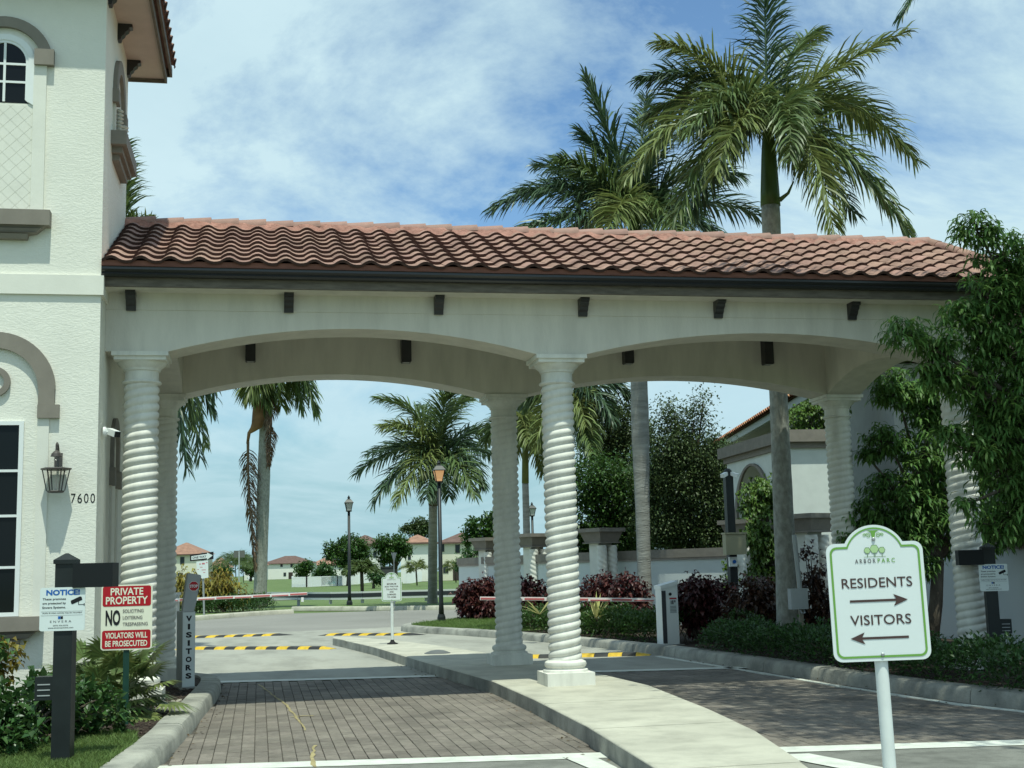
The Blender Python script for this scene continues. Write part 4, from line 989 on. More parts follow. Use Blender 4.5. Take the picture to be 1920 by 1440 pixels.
# ------------------------------------------------------------------ right hand trees
def droop_clusters(C_, nl, L, Wd, seed):
    r = np.random.default_rng(seed); C_ = np.asarray(C_); n = len(C_); idx = np.repeat(np.arange(n), nl); m = len(idx)
    az = r.uniform(0, 2*pi, m); el = r.uniform(-.35, .75, m)
    d = np.stack([np.cos(az)*np.cos(el), np.sin(az)*np.cos(el), np.sin(el)], 1)
    P = C_[idx]+r.normal(0, .025, (m, 3)); Ln = (L*r.uniform(.65, 1.15, m))[:, None]; w = Wd*r.uniform(.8, 1.15, (m, 1))
    S_ = unit(np.cross(d, np.array([0, 0, 1.0])+r.normal(0, .25, (m, 3)))); dn = np.array([0, 0, -1.0])
    p1 = P+d*Ln*.28; d1 = unit(d*.8+dn*r.uniform(.3, .8, (m, 1))); p2 = p1+d1*Ln*.36; d2 = unit(d1*.6+dn*.85); p3 = p2+d2*Ln*.36
    V = np.stack([P, p1-S_*w*.42, p1+S_*w*.42, p2-S_*w*.5, p2+S_*w*.5, p3], 1).reshape(-1, 3); q = np.arange(m)[:, None]*6
    T = np.concatenate([q+[0, 2, 1], q+[1, 2, 4], q+[1, 4, 3], q+[3, 4, 5]], 1).reshape(-1, 3); return V, T
def mango(name, label, base, fork, blobs, ncl, seed, L=.17, Wd=.038, nl=11):
    t = thing(name, label, 'tree', base); base = Vector(base); fork = Vector(fork); r = np.random.default_rng(seed)
    mb = MB(); mb.tube([base, base.lerp(fork, .5)+Vector((.05, .03, 0)), fork], [.12, .10, .085], 9); mb.build('trunk', bark_m, t, smooth_=True)
    cs = []; mb = MB(); tot = sum(b[3]**2 for b in blobs)
    for x, y, z, rad, rz in blobs:
        e = Vector((x, y, z)); mid = fork.lerp(e, .5)+Vector((0, 0, .15)); mb.tube([fork, mid, e], [.05, .03, .012], 6)
        k = int(ncl*rad*rad/tot)+3; d = rand_dir(k, r); c = np.array([x, y, z])+d*(r.uniform(.25, 1.0, (k, 1))**.6)*np.array([rad, rad, rz]); cs.append(c)
        for q in c[::3]: mb.tube([e, Vector(q)], [.012, .005], 4)
    mb.build('limbs', bark_m, t, smooth_=True)
    put('crown', droop_clusters(np.concatenate(cs), nl, L, Wd, seed), mango_m, t); return t
FT = -1.75
def fb(u, v, r, rz=None, dy=0): p = PY(u, v, FT+dy); return (p.x, p.y, p.z, r, rz or r)
mango('mango_tree', 'near tree with drooping glossy leaves overhanging the right canopy end', (10.9, -1.7, -.03), (10.6, -1.7, 2.2),
      [fb(1830, 430, .24), fb(1880, 480, .36), fb(1850, 560, .34), fb(1915, 560, .5), fb(1800, 590, .26, .2), fb(1700, 625, .24, .17, -.2), fb(1750, 650, .26, .2, -.1), fb(1740, 700, .2, .16, -.1), fb(1810, 720, .3, .22), fb(1880, 670, .5),
       fb(1900, 780, .55, .5), fb(1822, 845, .24, .15, -.2), fb(1785, 815, .18, .12, -.1), fb(1885, 880, .38, .34), fb(1815, 945, .13, .10, -.1), fb(1870, 985, .24, .16), fb(1920, 940, .42, .4), fb(1990, 700, .6), fb(2000, 500, .55), fb(1860, 790, .3, .25, .2), fb(1985, 900, .6), fb(1850, 640, .3), fb(1770, 700, .22, .18, -.1), fb(1870, 830, .35)], 1500, 3, L=.2, Wd=.029)
IT = 3.2
def ib(u, v, r, rz=None, dy=0): p = PY(u, v, IT+dy); return (p.x, p.y, p.z, r, rz or r)
mango('mango_tree', 'shaded dark tree inside the right arch behind the sign', (11.0, 3.2, -.03), (11.25, 3.2, 1.3),
      [ib(1680, 730, .42, .33), ib(1735, 760, .45, .4), ib(1665, 830, .35, .3), ib(1730, 860, .5, .5), ib(1680, 930, .5, .42), ib(1740, 970, .5, .45), ib(1625, 855, .16, .1), ib(1650, 990, .4, .3), ib(1700, 1010, .45, .3), ib(1790, 900, .5), ib(1720, 1060, .3, .2), ib(1620, 960, .22, .18), ib(1600, 1010, .2, .12), ib(1780, 760, .5), ib(1820, 1000, .5), ib(1860, 850, .6), ib(1880, 980, .5, .4)], 1500, 5, L=.21, Wd=.032)

# ------------------------------------------------------------------ hedges and shrubs
def hedge(name, label, path, w, h, n, L, mat, z0=-.03, cat='hedge', seed=1, lump=.12, group=None):
    r = np.random.default_rng(seed); P = np.array(path, float); seg = np.linalg.norm(np.diff(P, axis=0), axis=1); cum = np.concatenate([[0], np.cumsum(seg)])
    s = r.uniform(0, cum[-1], n); i = np.clip(np.searchsorted(cum, s)-1, 0, len(seg)-1); t = ((s-cum[i])/seg[i])[:, None]
    c = P[i]*(1-t)+P[i+1]*t; d = unit(P[i+1]-P[i]); nr_ = np.stack([-d[:, 1], d[:, 0]], 1)
    a = r.uniform(0, pi, n); hh = h*(1+lump*np.sin(s*3.1)+lump*.7*np.sin(s*7.7+1)+lump*.5*np.sin(s*17+2)); rad = r.uniform(.62, 1.03, n)
    ww = w/2*(1+lump*.6*np.sin(s*4.3+.5))
    def sgnp(x, p): return np.sign(x)*np.abs(x)**p
    lx = sgnp(np.cos(a), .6)*ww*rad; lz = sgnp(np.sin(a), .6)*hh*rad
    pos = np.stack([c[:, 0]+nr_[:, 0]*lx, c[:, 1]+nr_[:, 1]*lx, z0+lz], 1)+r.normal(0, L*.35, (n, 3))
    out = np.stack([nr_[:, 0]*np.cos(a), nr_[:, 1]*np.cos(a), np.sin(a)], 1)
    loc = (P[0][0], P[0][1], z0); t_ = thing(name, label, cat, loc, group=group)
    put('foliage', leaves(pos, out*.9+rand_dir(n, r)*.8+np.array([0, 0, .2]), L, L*.5, .25, r), mat, t_)
    mb = MB(); m = max(2, int(cum[-1]/.35))
    for k in range(m):
        s_ = cum[-1]*(k+.5)/m; j = min(len(seg)-1, max(0, int(np.searchsorted(cum, s_))-1)); q = P[j]+(P[j+1]-P[j])*((s_-cum[j])/seg[j])
        for _ in range(2): mb.bar((q[0]+r.uniform(-.1, .1), q[1]+r.uniform(-.1, .1), z0-.02), (q[0]+r.uniform(-.5, .5)*w, q[1]+r.uniform(-.3, .3), z0+h*.75), .014)
    props(mb.build('stems', bark_m, t_), kind='stuff'); return t_
def shrub(name, label, base, blobs, n, L, Wd, mat, cat='shrub', droop=.5, seed=3, group=None, stems=5):
    t = thing(name, label, cat, base, group=group); base = Vector(base); r = np.random.default_rng(seed)
    mb = MB()
    for b in blobs:
        for _ in range(stems): 
            e = Vector(b[:3])+Vector((r.uniform(-.5, .5)*b[3], r.uniform(-.5, .5)*b[3], r.uniform(-.3, .5)*b[4])); mb.tube([base+Vector((r.uniform(-.08, .08), r.uniform(-.08, .08), -.02)), base.lerp(e, .5)+Vector((0, 0, .05)), e], [.018, .012, .006], 5)
    props(mb.build('stems', bark_m, t), kind='stuff')
    put('foliage', clump_leaves(blobs, n, L, Wd, droop, 14, L*.45, .5, r), mat, t); return t
# clipped hedge along the right kerb
RH = [(9.3, -4.4), (9.0, -2.6), (8.88, -.2), (8.72, 2), (8.5, 5.0)]
hedge('low_hedge', 'low dark green hedge along the right kerb before the barrier box', RH, .95, .42, 15000, .065, green_dk, seed=11, cat='hedge')
hedge('low_hedge', 'low green hedge along the right kerb beyond the barrier box', [(8.55, 6.9), (8.05, 9.0), (7.45, 11.6), (7.1, 13.2)], .85, .52, 12000, .07, green_md, seed=12)
shrub('low_shrub', 'low bright green groundcover around the barrier box', (8.6, 5.6, -.03), [(8.72, 5.5, .2, .35, .22), (8.9, 4.9, .24, .35, .24), (9.1, 5.7, .28, .4, .26)], 3500, .06, .03, green_md, seed=13)
# copperleaf shrubs
def cs(u, v, d, r, rz=None): p = PD(u, v, d); return (p.x, p.y, p.z, r, rz or r)
def gbase(u, d, v=1180): p = PD(u, v, d); return (p.x, p.y, -.03)
shrub('copperleaf_shrub', 'large round dark red shrub on the grass point behind the rear column', gbase(900, 35.5), [cs(900, 1125, 35.5, .62, .5), cs(880, 1115, 35.2, .35), cs(925, 1110, 35.8, .45), cs(905, 1145, 35, .55, .3), cs(945, 1120, 35.6, .5, .5), cs(962, 1140, 35.6, .4)], 5200, .17, .085, red_m, seed=21, group='copperleaf shrubs')
shrub('copperleaf_shrub', 'dark red shrub just left of the white middle column', gbase(1000, 29), [cs(1000, 1105, 29, .28, .2), cs(985, 1125, 29, .35), cs(1010, 1130, 29, .35), cs(1000, 1150, 29, .35, .25)], 1900, .15, .075, red_m, seed=22, group='copperleaf shrubs')
shrub('copperleaf_shrub', 'dark red shrub behind the right barrier arm, left of the palm trunk', gbase(1120, 26.5), [cs(1115, 1105, 26.5, .3, .2), cs(1145, 1110, 26.5, .45, .3), cs(1175, 1105, 26.5, .35, .3), cs(1110, 1140, 26.5, .4), cs(1160, 1145, 26.5, .55, .4), cs(1195, 1130, 26.8, .3)], 3800, .15, .075, red_m, seed=23, group='copperleaf shrubs')
shrub('copperleaf_shrub', 'dark red shrub right of the white barrier box', gbase(1310, 22.5), [cs(1305, 1100, 22.5, .22, .16), cs(1300, 1125, 22.5, .36, .3), cs(1330, 1130, 22.5, .34), cs(1350, 1120, 22.6, .2), cs(1285, 1145, 22.5, .18), cs(1320, 1160, 22.5, .32, .25)], 2600, .14, .07, red_m, seed=24, group='copperleaf shrubs')
shrub('copperleaf_shrub', 'bronze leaved shrub between the black camera post and the thick palm trunk', gbase(1415, 21.5), [cs(1405, 1120, 21.5, .3), cs(1435, 1125, 21.5, .35), cs(1420, 1160, 21.5, .42, .3), cs(1390, 1150, 21.7, .25), cs(1450, 1165, 21.6, .3)], 2600, .14, .07, brz_m, seed=25, group='copperleaf shrubs')
shrub('copperleaf_shrub', 'bronze leaved shrub behind the white residents sign', gbase(1530, 20.5), [cs(1520, 1060, 20.5, .16, .3), cs(1515, 1120, 20.5, .25, .4), cs(1535, 1150, 20.4, .28), cs(1550, 1190, 20.4, .3), cs(1515, 1180, 20.5, .2)], 1900, .13, .06, brz_m, seed=26, group='copperleaf shrubs')
# yellow striped agave-like plants
def blades(name, label, base, n, L, w, mat, seed, cat='plant', spread=1.0, group=None):
    r = random.Random(seed); t = thing(name, label, cat, base, group=group); b = Vector(base)
    for k in range(n):
        az = r.uniform(0, 2*pi); el = r.uniform(.35, 1.35)/spread; Lk = L*r.uniform(.7, 1.1); d = Vector((math.cos(az)*math.cos(el), math.sin(az)*math.cos(el), math.sin(el))); s_ = d.cross(Vector((0, 0, 1))).normalized()*w/2; m_ = b+d*Lk*.5; tip = b+d*Lk+Vector((0, 0, -.12*Lk))
        mb = MB(); mb.add([b-s_*.6, b+s_*.6, m_-s_, m_+s_, tip], [(0, 1, 3, 2), (2, 3, 4)]); mb.build('leaf', mat, t, fix=False)
    return t
flax = M('flax_yellow', (.42, .40, .15), .5, rand=.25, transl=.2)
blades('flax_plant', 'yellow striped spiky plant right of the white middle column', PD(1118, 1163, 24.5), 16, .62, .055, flax, 1, group='spiky striped plants')
blades('flax_plant', 'yellow striped spiky plant left of the white middle column', PD(1012, 1152, 25.5), 10, .6, .05, flax, 2, spread=1.5, group='spiky striped plants')
# left bed planting
shrub('clusia_bush', 'glossy green bush behind the black notice post', (-.6, -3.3, -.03), [(-.95, -3.45, .22, .34, .26), (-.55, -3.3, .26, .36, .26), (-.12, -2.75, .2, .30, .27), (-.35, -2.9, .28, .3, .24), (-1.3, -3.4, .25, .36, .28), (-.75, -3.75, .12, .3, .2)], 4600, .085, .05, green_dk, seed=31, droop=.2)
shrub('croton_bush', 'small yellow and green croton at the left edge by the wall', (-1.12, -2.1, -.03), [(-1.1, -2.1, .62, .2, .2), (-1.22, -2.1, .4, .2, .2)], 520, .11, .055, croton_m, seed=32)
shrub('green_bush', 'green leaves over the croton at the left edge', (-1.25, -2.25, -.03), [(-1.2, -2.25, .72, .2, .14)], 320, .11, .055, green_md, seed=33)
# fan palm in front of the left column
fp = thing('fan_palm', 'bushy fan palm in front of the left column base', 'palm', (-.17, -1.15, -.03))
r_ = random.Random(9)
for k in range(64):
    az = r_.uniform(0, 2*pi); el = math.radians(r_.uniform(0, 75)); Lp = r_.uniform(.28, .62); d = Vector((math.cos(az)*math.cos(el), math.sin(az)*math.cos(el), math.sin(el)))
    b0 = Vector((-.17+r_.uniform(-.12, .12), -1.15+r_.uniform(-.12, .12), .02)); hub = b0+d*Lp; 
    mb = MB(); mb.tube([b0, b0.lerp(hub, .5)+Vector((0, 0, .02)), hub], [.008, .007, .005], 4, False)
    fwd = (d+Vector((0, 0, -.25))).normalized(); sd = fwd.cross(Vector((0, 0, 1))).normalized(); R_ = r_.uniform(.24, .36)
    nseg = 19
    for j in range(nseg):
        a = math.radians(-105+210*j/(nseg-1)); dr = fwd*math.cos(a)+sd*math.sin(a); w_ = (sd*math.cos(a)-fwd*math.sin(a))*.019
        Lj = R_*(1-.25*abs(a)/1.9)*r_.uniform(.9, 1.08); m1 = hub+dr*Lj*.55+Vector((0, 0, .01)); tip = hub+dr*Lj+Vector((0, 0, -.10*Lj-.02))
        mb.add([hub, m1-w_, m1+w_, tip], [(0, 1, 2), (1, 3, 2)])
    mb.build('fan_leaf', frond_m if k % 3 else frond_y, fp, fix=False)
mb = MB(); mb.tube([(-.17, -1.15, -.05), (-.17, -1.15, .12)], [.13, .1], 10); mb.build('stump', dead_m, fp)
# far left: crotons and clipped hedge
shrub('croton_hedge', 'row of golden croton plants behind the far hedge', PD(390, 1135, 49), [cs(352, 1105, 49, .5, .55), cs(375, 1110, 49, .45, .45), cs(398, 1105, 49, .5, .5), cs(418, 1108, 49, .45, .45), cs(438, 1118, 49, .35, .3), cs(340, 1110, 49, .5, .5)], 2600, .34, .07, croton_m, seed=41, droop=.6, cat='shrub')
hedge('clipped_hedge', 'clipped dark green hedge across the road below the tall palm', [tuple(PZ(330, 1150, -.04))[:2], tuple(PZ(420, 1149, -.04))[:2], tuple(PZ(498, 1143, -.04))[:2]], 1.0, .55, 5000, .10, green_dk, seed=42, z0=-.04)
# grass blades
def grass(name, label, poly_fn, n, h, seed, z=-.025):
    r = np.random.default_rng(seed); P = poly_fn(n, r); m = len(P); a = r.uniform(0, 2*pi, m); w = .0035
    base = np.stack([P[:, 0], P[:, 1], np.full(m, z)], 1); s_ = np.stack([np.cos(a), np.sin(a), np.zeros(m)], 1)*w
    ln = r.normal(0, .45, (m, 2)); hh = (h*r.uniform(.5, 1.2, m))
    p1 = base+np.stack([ln[:, 0]*hh*.4, ln[:, 1]*hh*.4, hh*.6], 1); p2 = base+np.stack([ln[:, 0]*hh*1.1, ln[:, 1]*hh*1.1, hh], 1)
    V = np.stack([base-s_, base+s_, p1-s_*.8, p1+s_*.8, p2], 1).reshape(-1, 3); q = np.arange(m)[:, None]*5
    T = np.concatenate([q+[0, 1, 3], q+[0, 3, 2], q+[2, 3, 4]], 1).reshape(-1, 3)
    o = put(name, (V, T), grass_b, kind='stuff'); props(o, label, 'grass')
def inpoly(poly):
    poly = np.array(poly)
    def fn(n, r):
        lo, hi = poly.min(0), poly.max(0); p = r.uniform(lo, hi, (n, 2)); inside = np.zeros(n, bool); j = len(poly)-1
        for i in range(len(poly)):
            xi, yi = poly[i]; xj, yj = poly[j]
            with np.errstate(divide='ignore', invalid='ignore'): c = ((yi > p[:, 1]) != (yj > p[:, 1])) & (p[:, 0] < (xj-xi)*(p[:, 1]-yi)/(yj-yi+1e-12)+xi)
            inside ^= c; j = i
        return p[inside]
    return fn
grass('grass', 'short lawn grass in front of the left planting bed', inpoly([(-1.6, -6.2), (.0, -6.4), (.17, -4.9), (.30, -3.3), (.22, -2.7), (-.25, -2.6), (-.75, -3.4), (-1.6, -4.2)]), 60000, .055, 51)
grass('grass', 'mown grass on the point between the lanes and the cross road', inpoly([(6.5, 13.2), (5.95, 14.9), (5.25, 16.7), (5.0, 17.5), (5.05, 18.2), (5.5, 19.4), (6.8, 21.3), (8.6, 23.6), (10, 25), (12, 20), (10, 15.1)]), 70000, .07, 52)
# mulch chips
r = np.random.default_rng(61); P = inpoly([(-1.2, -4.1), (-.27, -2.56), (.22, -2.68), (.33, -3.1), (.43, -.95), (.51, .8), (.57, 2.4), (-.35, 3), (-.35, -.7), (-1.2, -.8)])(2600, r); mb = MB()
for x, y in P:
    a = r.uniform(0, pi); l = r.uniform(.012, .035); z = -.028+r.uniform(0, .012); mb.bar((x-math.cos(a)*l, y-math.sin(a)*l, z), (x+math.cos(a)*l, y+math.sin(a)*l, z+r.uniform(-.006, .01)), .010, .006)
props(mb.build('mulch_chips', chip_m), 'brown bark mulch chips on the left planting bed', 'mulch', kind='stuff')
P = inpoly([(.25, -.9), (.40, -.85), (.44, .35), (.2, .1)])(500, r); mb = MB()
for x, y in P: s_ = r.uniform(.006, .014); mb.box(x-s_, x+s_, y-s_, y+s_, -.032, -.028+s_*1.2)
props(mb.build('gravel', M('pale_gravel', (.45, .42, .34), .9, island=.3)), 'small pale gravel spill beside the left kerb', 'gravel', kind='stuff')

# ------------------------------------------------------------------ perimeter wall, pilasters and pier
pw = [(7.2, 23.5), (8.55, 17.2), (9.95, 14.6), (11.5, 12.2), (12.6, 9.6), (12.75, 3.5), (12.6, -4)]
wt = thing('perimeter_wall', 'white stucco boundary wall with brown cap behind the shrubs', 'wall', (9.9, 14.6, 0))
def wall_run(pts, t, z0, z1):
    N_ = []
    P = [Vector((x, y)) for x, y in pts]
    for i in range(len(P)):
        d = (P[min(i+1, len(P)-1)]-P[max(i-1, 0)]).normalized(); N_.append(Vector((-d.y, d.x)))
    mb = MB(); mb.strip([tuple(p-n*t/2) for p, n in zip(P, N_)], [tuple(p+n*t/2) for p, n in zip(P, N_)], z0, z1, 'z'); return mb
wall_run(pw, .20, -.1, 1.42).build('wall_panel', M('wall_paint', (.62, .66, .64), .8, var=.04, scale=.8, bump=.2, bscale=80), wt)
wall_run(pw, .27, 1.42, 1.47).build('cap_moulding', M('cap_moulding', (.36, .31, .28), .75, var=.1), wt); wall_run(pw, .33, 1.47, 1.66).build('cap', capt, wt)
def small_twist(R=.10, A=.018, sp=.12, z0=0, z1=1.75, ns=3):
    mb = MB(); nz, nt_ = 110, 24
    for i in range(nz+1):
        z = z0+(z1-z0)*i/nz
        for k in range(nt_):
            th = 2*pi*k/nt_; tt = z/sp+ns*th/(2*pi); rr = R+A*abs(math.sin(pi*tt))**.7; mb.v.append((rr*math.cos(th), rr*math.sin(th), z))
    for i in range(nz):
        for k in range(nt_): k2 = (k+1) % nt_; mb.f.append((i*nt_+k, i*nt_+k2, (i+1)*nt_+k2, (i+1)*nt_+k))
    return mb.mesh('twisted_shaft', True, False)
st_me = small_twist(); lw = M('pier_white', (.70, .69, .62), .8, var=.08, scale=4)
for lab, (px, d) in {'wall pier with brown cap right of the white middle column': (1130, 30), 'wall pier with brown cap just left of the white middle column': (1003, 33.2), 'wall pier with brown cap left of the rear middle column': (917, 36.3), 'wall pier with brown cap behind the residents sign': (1522, 24.2), 'wall pier wrapped in vine under the archway': (1402, 26.6)}.items():
    q = PD(px, 1100, d); t = thing('wall_pier', lab, 'pier', (q.x, q.y, -.05), rz=.45, group='wall piers')
    mb = MB(); mb.box(-.2, .2, -.14, .2, 0, 1.9); mb.build('core', lw, t, world=False)
    for s_ in (-1, 1): link('twisted_shaft', st_me, lw, t, (s_*.16, -.2, .1))
    mb = MB(); mb.frustum(-.31, .31, -.33, .31, 1.9, 1.93, -.0); mb.build('cap_foot', capt, t, world=False)
    mb = MB(); mb.frustum(-.27, .27, -.29, .27, 1.93, 2.16, -.08); mb.build('cap', capt, t, world=False)
    mb = MB(); mb.box(-.40, .40, -.42, .40, 2.161, 2.25); mb.build('cap_slab', capt, t, world=False)
# archway feature
A0 = PD(1487, 1060, 25.3); A1 = PD(1372, 1060, 29.0); A2 = PD(1538, 1060, 24.6)
aw = thing('archway_pier', 'tall white garden archway with brown cornice behind the thick palm trunk', 'archway', (A0.x, A0.y, 0))
ux = Vector((A1.x-A0.x, A1.y-A0.y, 0)); LA = ux.length; ux.normalize(); nx = Vector((ux.y, -ux.x, 0))
if nx.dot(Vector((CAM.x, CAM.y, 0))-Vector((A0.x, A0.y, 0))) < 0: nx = -nx
def AW(s_, z, o_): return Vector((A0.x, A0.y, 0))+ux*s_-nx*o_+Vector((0, 0, z))
ZW = 3.55; cxs, rs, zsp = LA*.55, LA*.27, 2.25
inner = [(cxs-rs, -.05)]+[(cxs-rs*math.cos(pi*i/18), zsp+rs*1.1*math.sin(pi*i/18)) for i in range(19)]+[(cxs+rs, -.05)]
outer = [(0, -.05)]+[(LA*min(1, max(0, (i-2)/14)) if 2 < i < 16 else (0 if i <= 2 else LA), ZW) for i in range(19)]+[(LA, -.05)]
def ribbon(name, inn, out, d0, d1, mat):
    mb = MB(); n = len(inn); vs_ = [AW(*p, d0) for p in inn]+[AW(*p, d0) for p in out]+[AW(*p, d1) for p in inn]+[AW(*p, d1) for p in out]; fs_ = []
    for i in range(n-1): fs_ += [(i, i+1, n+i+1, n+i), (2*n+i, 3*n+i, 3*n+i+1, 2*n+i+1), (i, 2*n+i, 2*n+i+1, i+1), (n+i, n+i+1, 3*n+i+1, 3*n+i)]
    fs_ += [(0, n, 3*n, 2*n), (n-1, 3*n-1, 4*n-1, 2*n-1)]; mb.add(vs_, fs_); return mb.build(name, mat, aw)
wallm = M('archway_paint', (.64, .67, .63), .8, var=.05)
ribbon('wall', inner, outer, 0, .9, wallm)
big = [(cxs+(p-cxs)*1.14, q if q < 0 else q+.05) for p, q in inner]; ribbon('arch_trim', inner, big, -.05, -.001, capt)
mb = MB()
for z0, z1, e in ((ZW, ZW+.12, .06), (ZW+.12, ZW+.36, .16)):
    b0 = [AW(-e, z0, -e), AW(LA+e, z0, -e), AW(LA+e, z0, .9+e), AW(-e, z0, .9+e)]; b1 = [p+Vector((0, 0, z1-z0)) for p in b0]; mb.add(b0+b1, [(0, 3, 2, 1), (4, 5, 6, 7), (0, 1, 5, 4), (1, 2, 6, 5), (2, 3, 7, 6), (3, 0, 4, 7)])
mb.build('cornice', capt, aw)
# climbing vine in the arch
def vb(s_, z, r, o_=-.1): p = AW(s_, z, o_); return (p.x, p.y, p.z, r, r*1.2)
shrub('climbing_vine', 'green climbing vine filling the archway left of the palm trunk', AW(cxs-.3, 0, -.2), [vb(cxs+.35, 2.2, .4, .1), vb(cxs, 2.6, .4, .1), vb(cxs-.3, 2.4, .4, .1), vb(cxs-.3, 1.9, .5, .0), vb(cxs+.2, 1.6, .5, .0), vb(cxs-.2, 1.4, .5, -.1), vb(cxs-.2, .9, .45, -.2), vb(cxs-.6, 1.2, .4, -.25), vb(cxs+.4, 1.0, .45, -.2)], 5200, .12, .075, green_lt, seed=71, droop=.7, cat='vine')
shrub('climbing_vine', 'green vine trailing over the wall pier beside the black camera post', PD(1430, 1150, 25.6), [cs(1425, 930, 25.8, .3, .35), cs(1440, 980, 25.6, .34, .4), cs(1418, 1010, 25.5, .26, .35), cs(1445, 1040, 25.5, .34, .4), cs(1430, 1080, 25.5, .34, .35), cs(1450, 920, 25.8, .3, .3)], 4200, .11, .07, green_lt, seed=73, droop=.8, cat='vine')
shrub('climbing_vine', 'bright green creeper above the archway near the right rear column', PD(1500, 1000, 29), [cs(1500, 790, 29, .5, .35), cs(1530, 780, 29, .45, .4), cs(1545, 830, 28, .3, .4), cs(1560, 760, 29, .4), cs(1550, 870, 28, .25)], 2400, .12, .075, green_lt, seed=72, droop=.6, cat='vine')

# ------------------------------------------------------------------ trees behind the wall
def dgb(u, d): p = PD(u, 1100, d); return (p.x, p.y, -.05)
tree('broadleaf_tree', 'bright green tree behind the wall right of the middle column', dgb(1125, 35), [cs(1110, 900, 35, .75, .6), cs(1150, 930, 35, .8, .7), cs(1100, 980, 35, .8, .7), cs(1170, 990, 35, .7), cs(1130, 1020, 35, .8, .5), cs(1090, 1030, 35, .6, .4)], 15000, .12, .07, green_md, .12, group='trees behind the boundary wall')
tree('broadleaf_tree', 'dark olive tree behind the left trunk of the two tall palms', dgb(1165, 40), [cs(1150, 800, 40, .9, .7), cs(1185, 850, 40, 1.0), cs(1130, 840, 40, .8, .6), cs(1180, 930, 40, 1.0), cs(1195, 1000, 40, .9), cs(1170, 780, 40.5, .6, .5), cs(1150, 880, 40, 1.0)], 16000, .12, .065, olive_m, .14, group='trees behind the boundary wall')
tree('broadleaf_tree', 'dark green tree with wispy top between the two palm trunks', dgb(1280, 33.5), [cs(1265, 770, 33.5, .34, .4), cs(1300, 790, 33.5, .4, .45), cs(1318, 755, 33.5, .2, .3), cs(1250, 830, 33.5, .75, .6), cs(1310, 850, 33.5, .8, .6), cs(1350, 860, 33.8, .5, .4), cs(1270, 910, 33.5, .95, .7), cs(1340, 930, 33.5, .7, .6), cs(1240, 980, 33.5, .8, .6), cs(1300, 1000, 33.5, .9, .5), cs(1360, 1000, 33.5, .5, .5), cs(1230, 900, 33.6, .6), cs(1330, 1040, 33.4, .6, .4)], 30000, .095, .05, olive_m, .13, group='trees behind the boundary wall', hollow=.3)
tree('broadleaf_tree', 'dense shadowy tree filling the gap left of the archway', dgb(1300, 38), [cs(1250, 900, 38, 1.0), cs(1310, 880, 38, 1.0), cs(1350, 940, 38, .9), cs(1280, 980, 38, 1.1), cs(1340, 1010, 38, .9, .7), cs(1225, 980, 38, .9), cs(1200, 900, 38.5, .9), cs(1360, 880, 38.5, .6)], 9000, .17, .1, green_dk, .14, group='trees behind the boundary wall', hollow=.05)
tree('broadleaf_tree', 'green tree at the end of the boundary wall beside the cream house', dgb(905, 95), [cs(895, 990, 95, 1.0, .8), cs(915, 1000, 95, 1.1, .9), cs(930, 985, 95, 1.0), cs(885, 1010, 95, .7, .5), cs(925, 1020, 95, 1.0, .8)], 2800, .34, .2, green_md, .2, group='trees behind the boundary wall')
tree('broadleaf_tree', 'dark shrubby tree beside the wall pier left of the rear column', dgb(890, 80), [cs(885, 1055, 80, .8, .5), cs(900, 1050, 80, .7, .6), cs(873, 1060, 80, .5, .35)], 1500, .26, .15, green_dk, .12, group='trees behind the boundary wall')

# ------------------------------------------------------------------ house behind the wall
H0 = PD(1512, 745, 33); H1 = PD(1290, 830, 55)
hr = thing('tile_roof_house', 'two storey house with orange tile roof behind the archway', 'house', (H0.x, H0.y, -.1))
e0 = Vector((H0.x, H0.y, 5.6)); e1 = Vector((H1.x, H1.y, 5.6)); dr = (e1-e0); LH = dr.length; dr.normalize(); bk = Vector((-dr.y, dr.x, 0))
if bk.dot(e0-CAM) < 0: bk = -bk
e0 = e0-dr*6; LH += 6
def HP(s_, o_, z): p = e0+dr*s_+bk*o_; return Vector((p.x, p.y, z))
def hbox(mb, s0, s1, o0, o1, z0, z1):
    v = [HP(s_, o_, z) for z in (z0, z1) for s_, o_ in ((s0, o0), (s1, o0), (s1, o1), (s0, o1))]; return mb.add(v, [(0, 3, 2, 1), (4, 5, 6, 7), (0, 1, 5, 4), (1, 2, 6, 5), (2, 3, 7, 6), (3, 0, 4, 7)])
hw = hbox(MB(), .5, LH-.5, .55, 9, -.1, 5.45).build('wall', M('house_grey', (.33, .33, .31), .85, var=.05), hr)
hbox(MB(), 0, LH, -.02, .06, 5.42, 5.62).build('fascia', M('fascia_grey', (.40, .42, .40), .6), hr); hbox(MB(), .2, LH-.2, .06, .6, 5.4, 5.45).build('soffit', M('soffit_grey', (.30, .30, .28), .8), hr)
mb = MB(); mb.add([HP(-.1, -.12, 5.62), HP(LH+.1, -.12, 5.62), HP(LH+.1, 4.5, 7.5), HP(3, 4.5, 7.5), HP(LH+.1, 9.1, 5.62), HP(-.1, 9.1, 5.62)], [(0, 1, 2, 3), (1, 4, 2), (4, 5, 3, 2), (5, 0, 3)]); hroof = mb.build('roof', roof_or, hr)
ht = stile(.3, .40, h=.06); hm = ht.mesh('tile', 60, False)
slope = math.atan2(7.5-5.62, 4.62); ang = math.atan2(dr.y, dr.x)
RH_ = Matrix.Rotation(ang, 3, 'Z')
if (RH_ @ Vector((0, 1, 0))).dot(bk) < 0: RH_ = Matrix.Rotation(ang+pi, 3, 'Z')
RH3 = RH_ @ Matrix.Rotation(slope, 3, 'X'); tu = RH3 @ Vector((0, 1, 0)); offh = wloc(hr); k = 0; rest = MB()
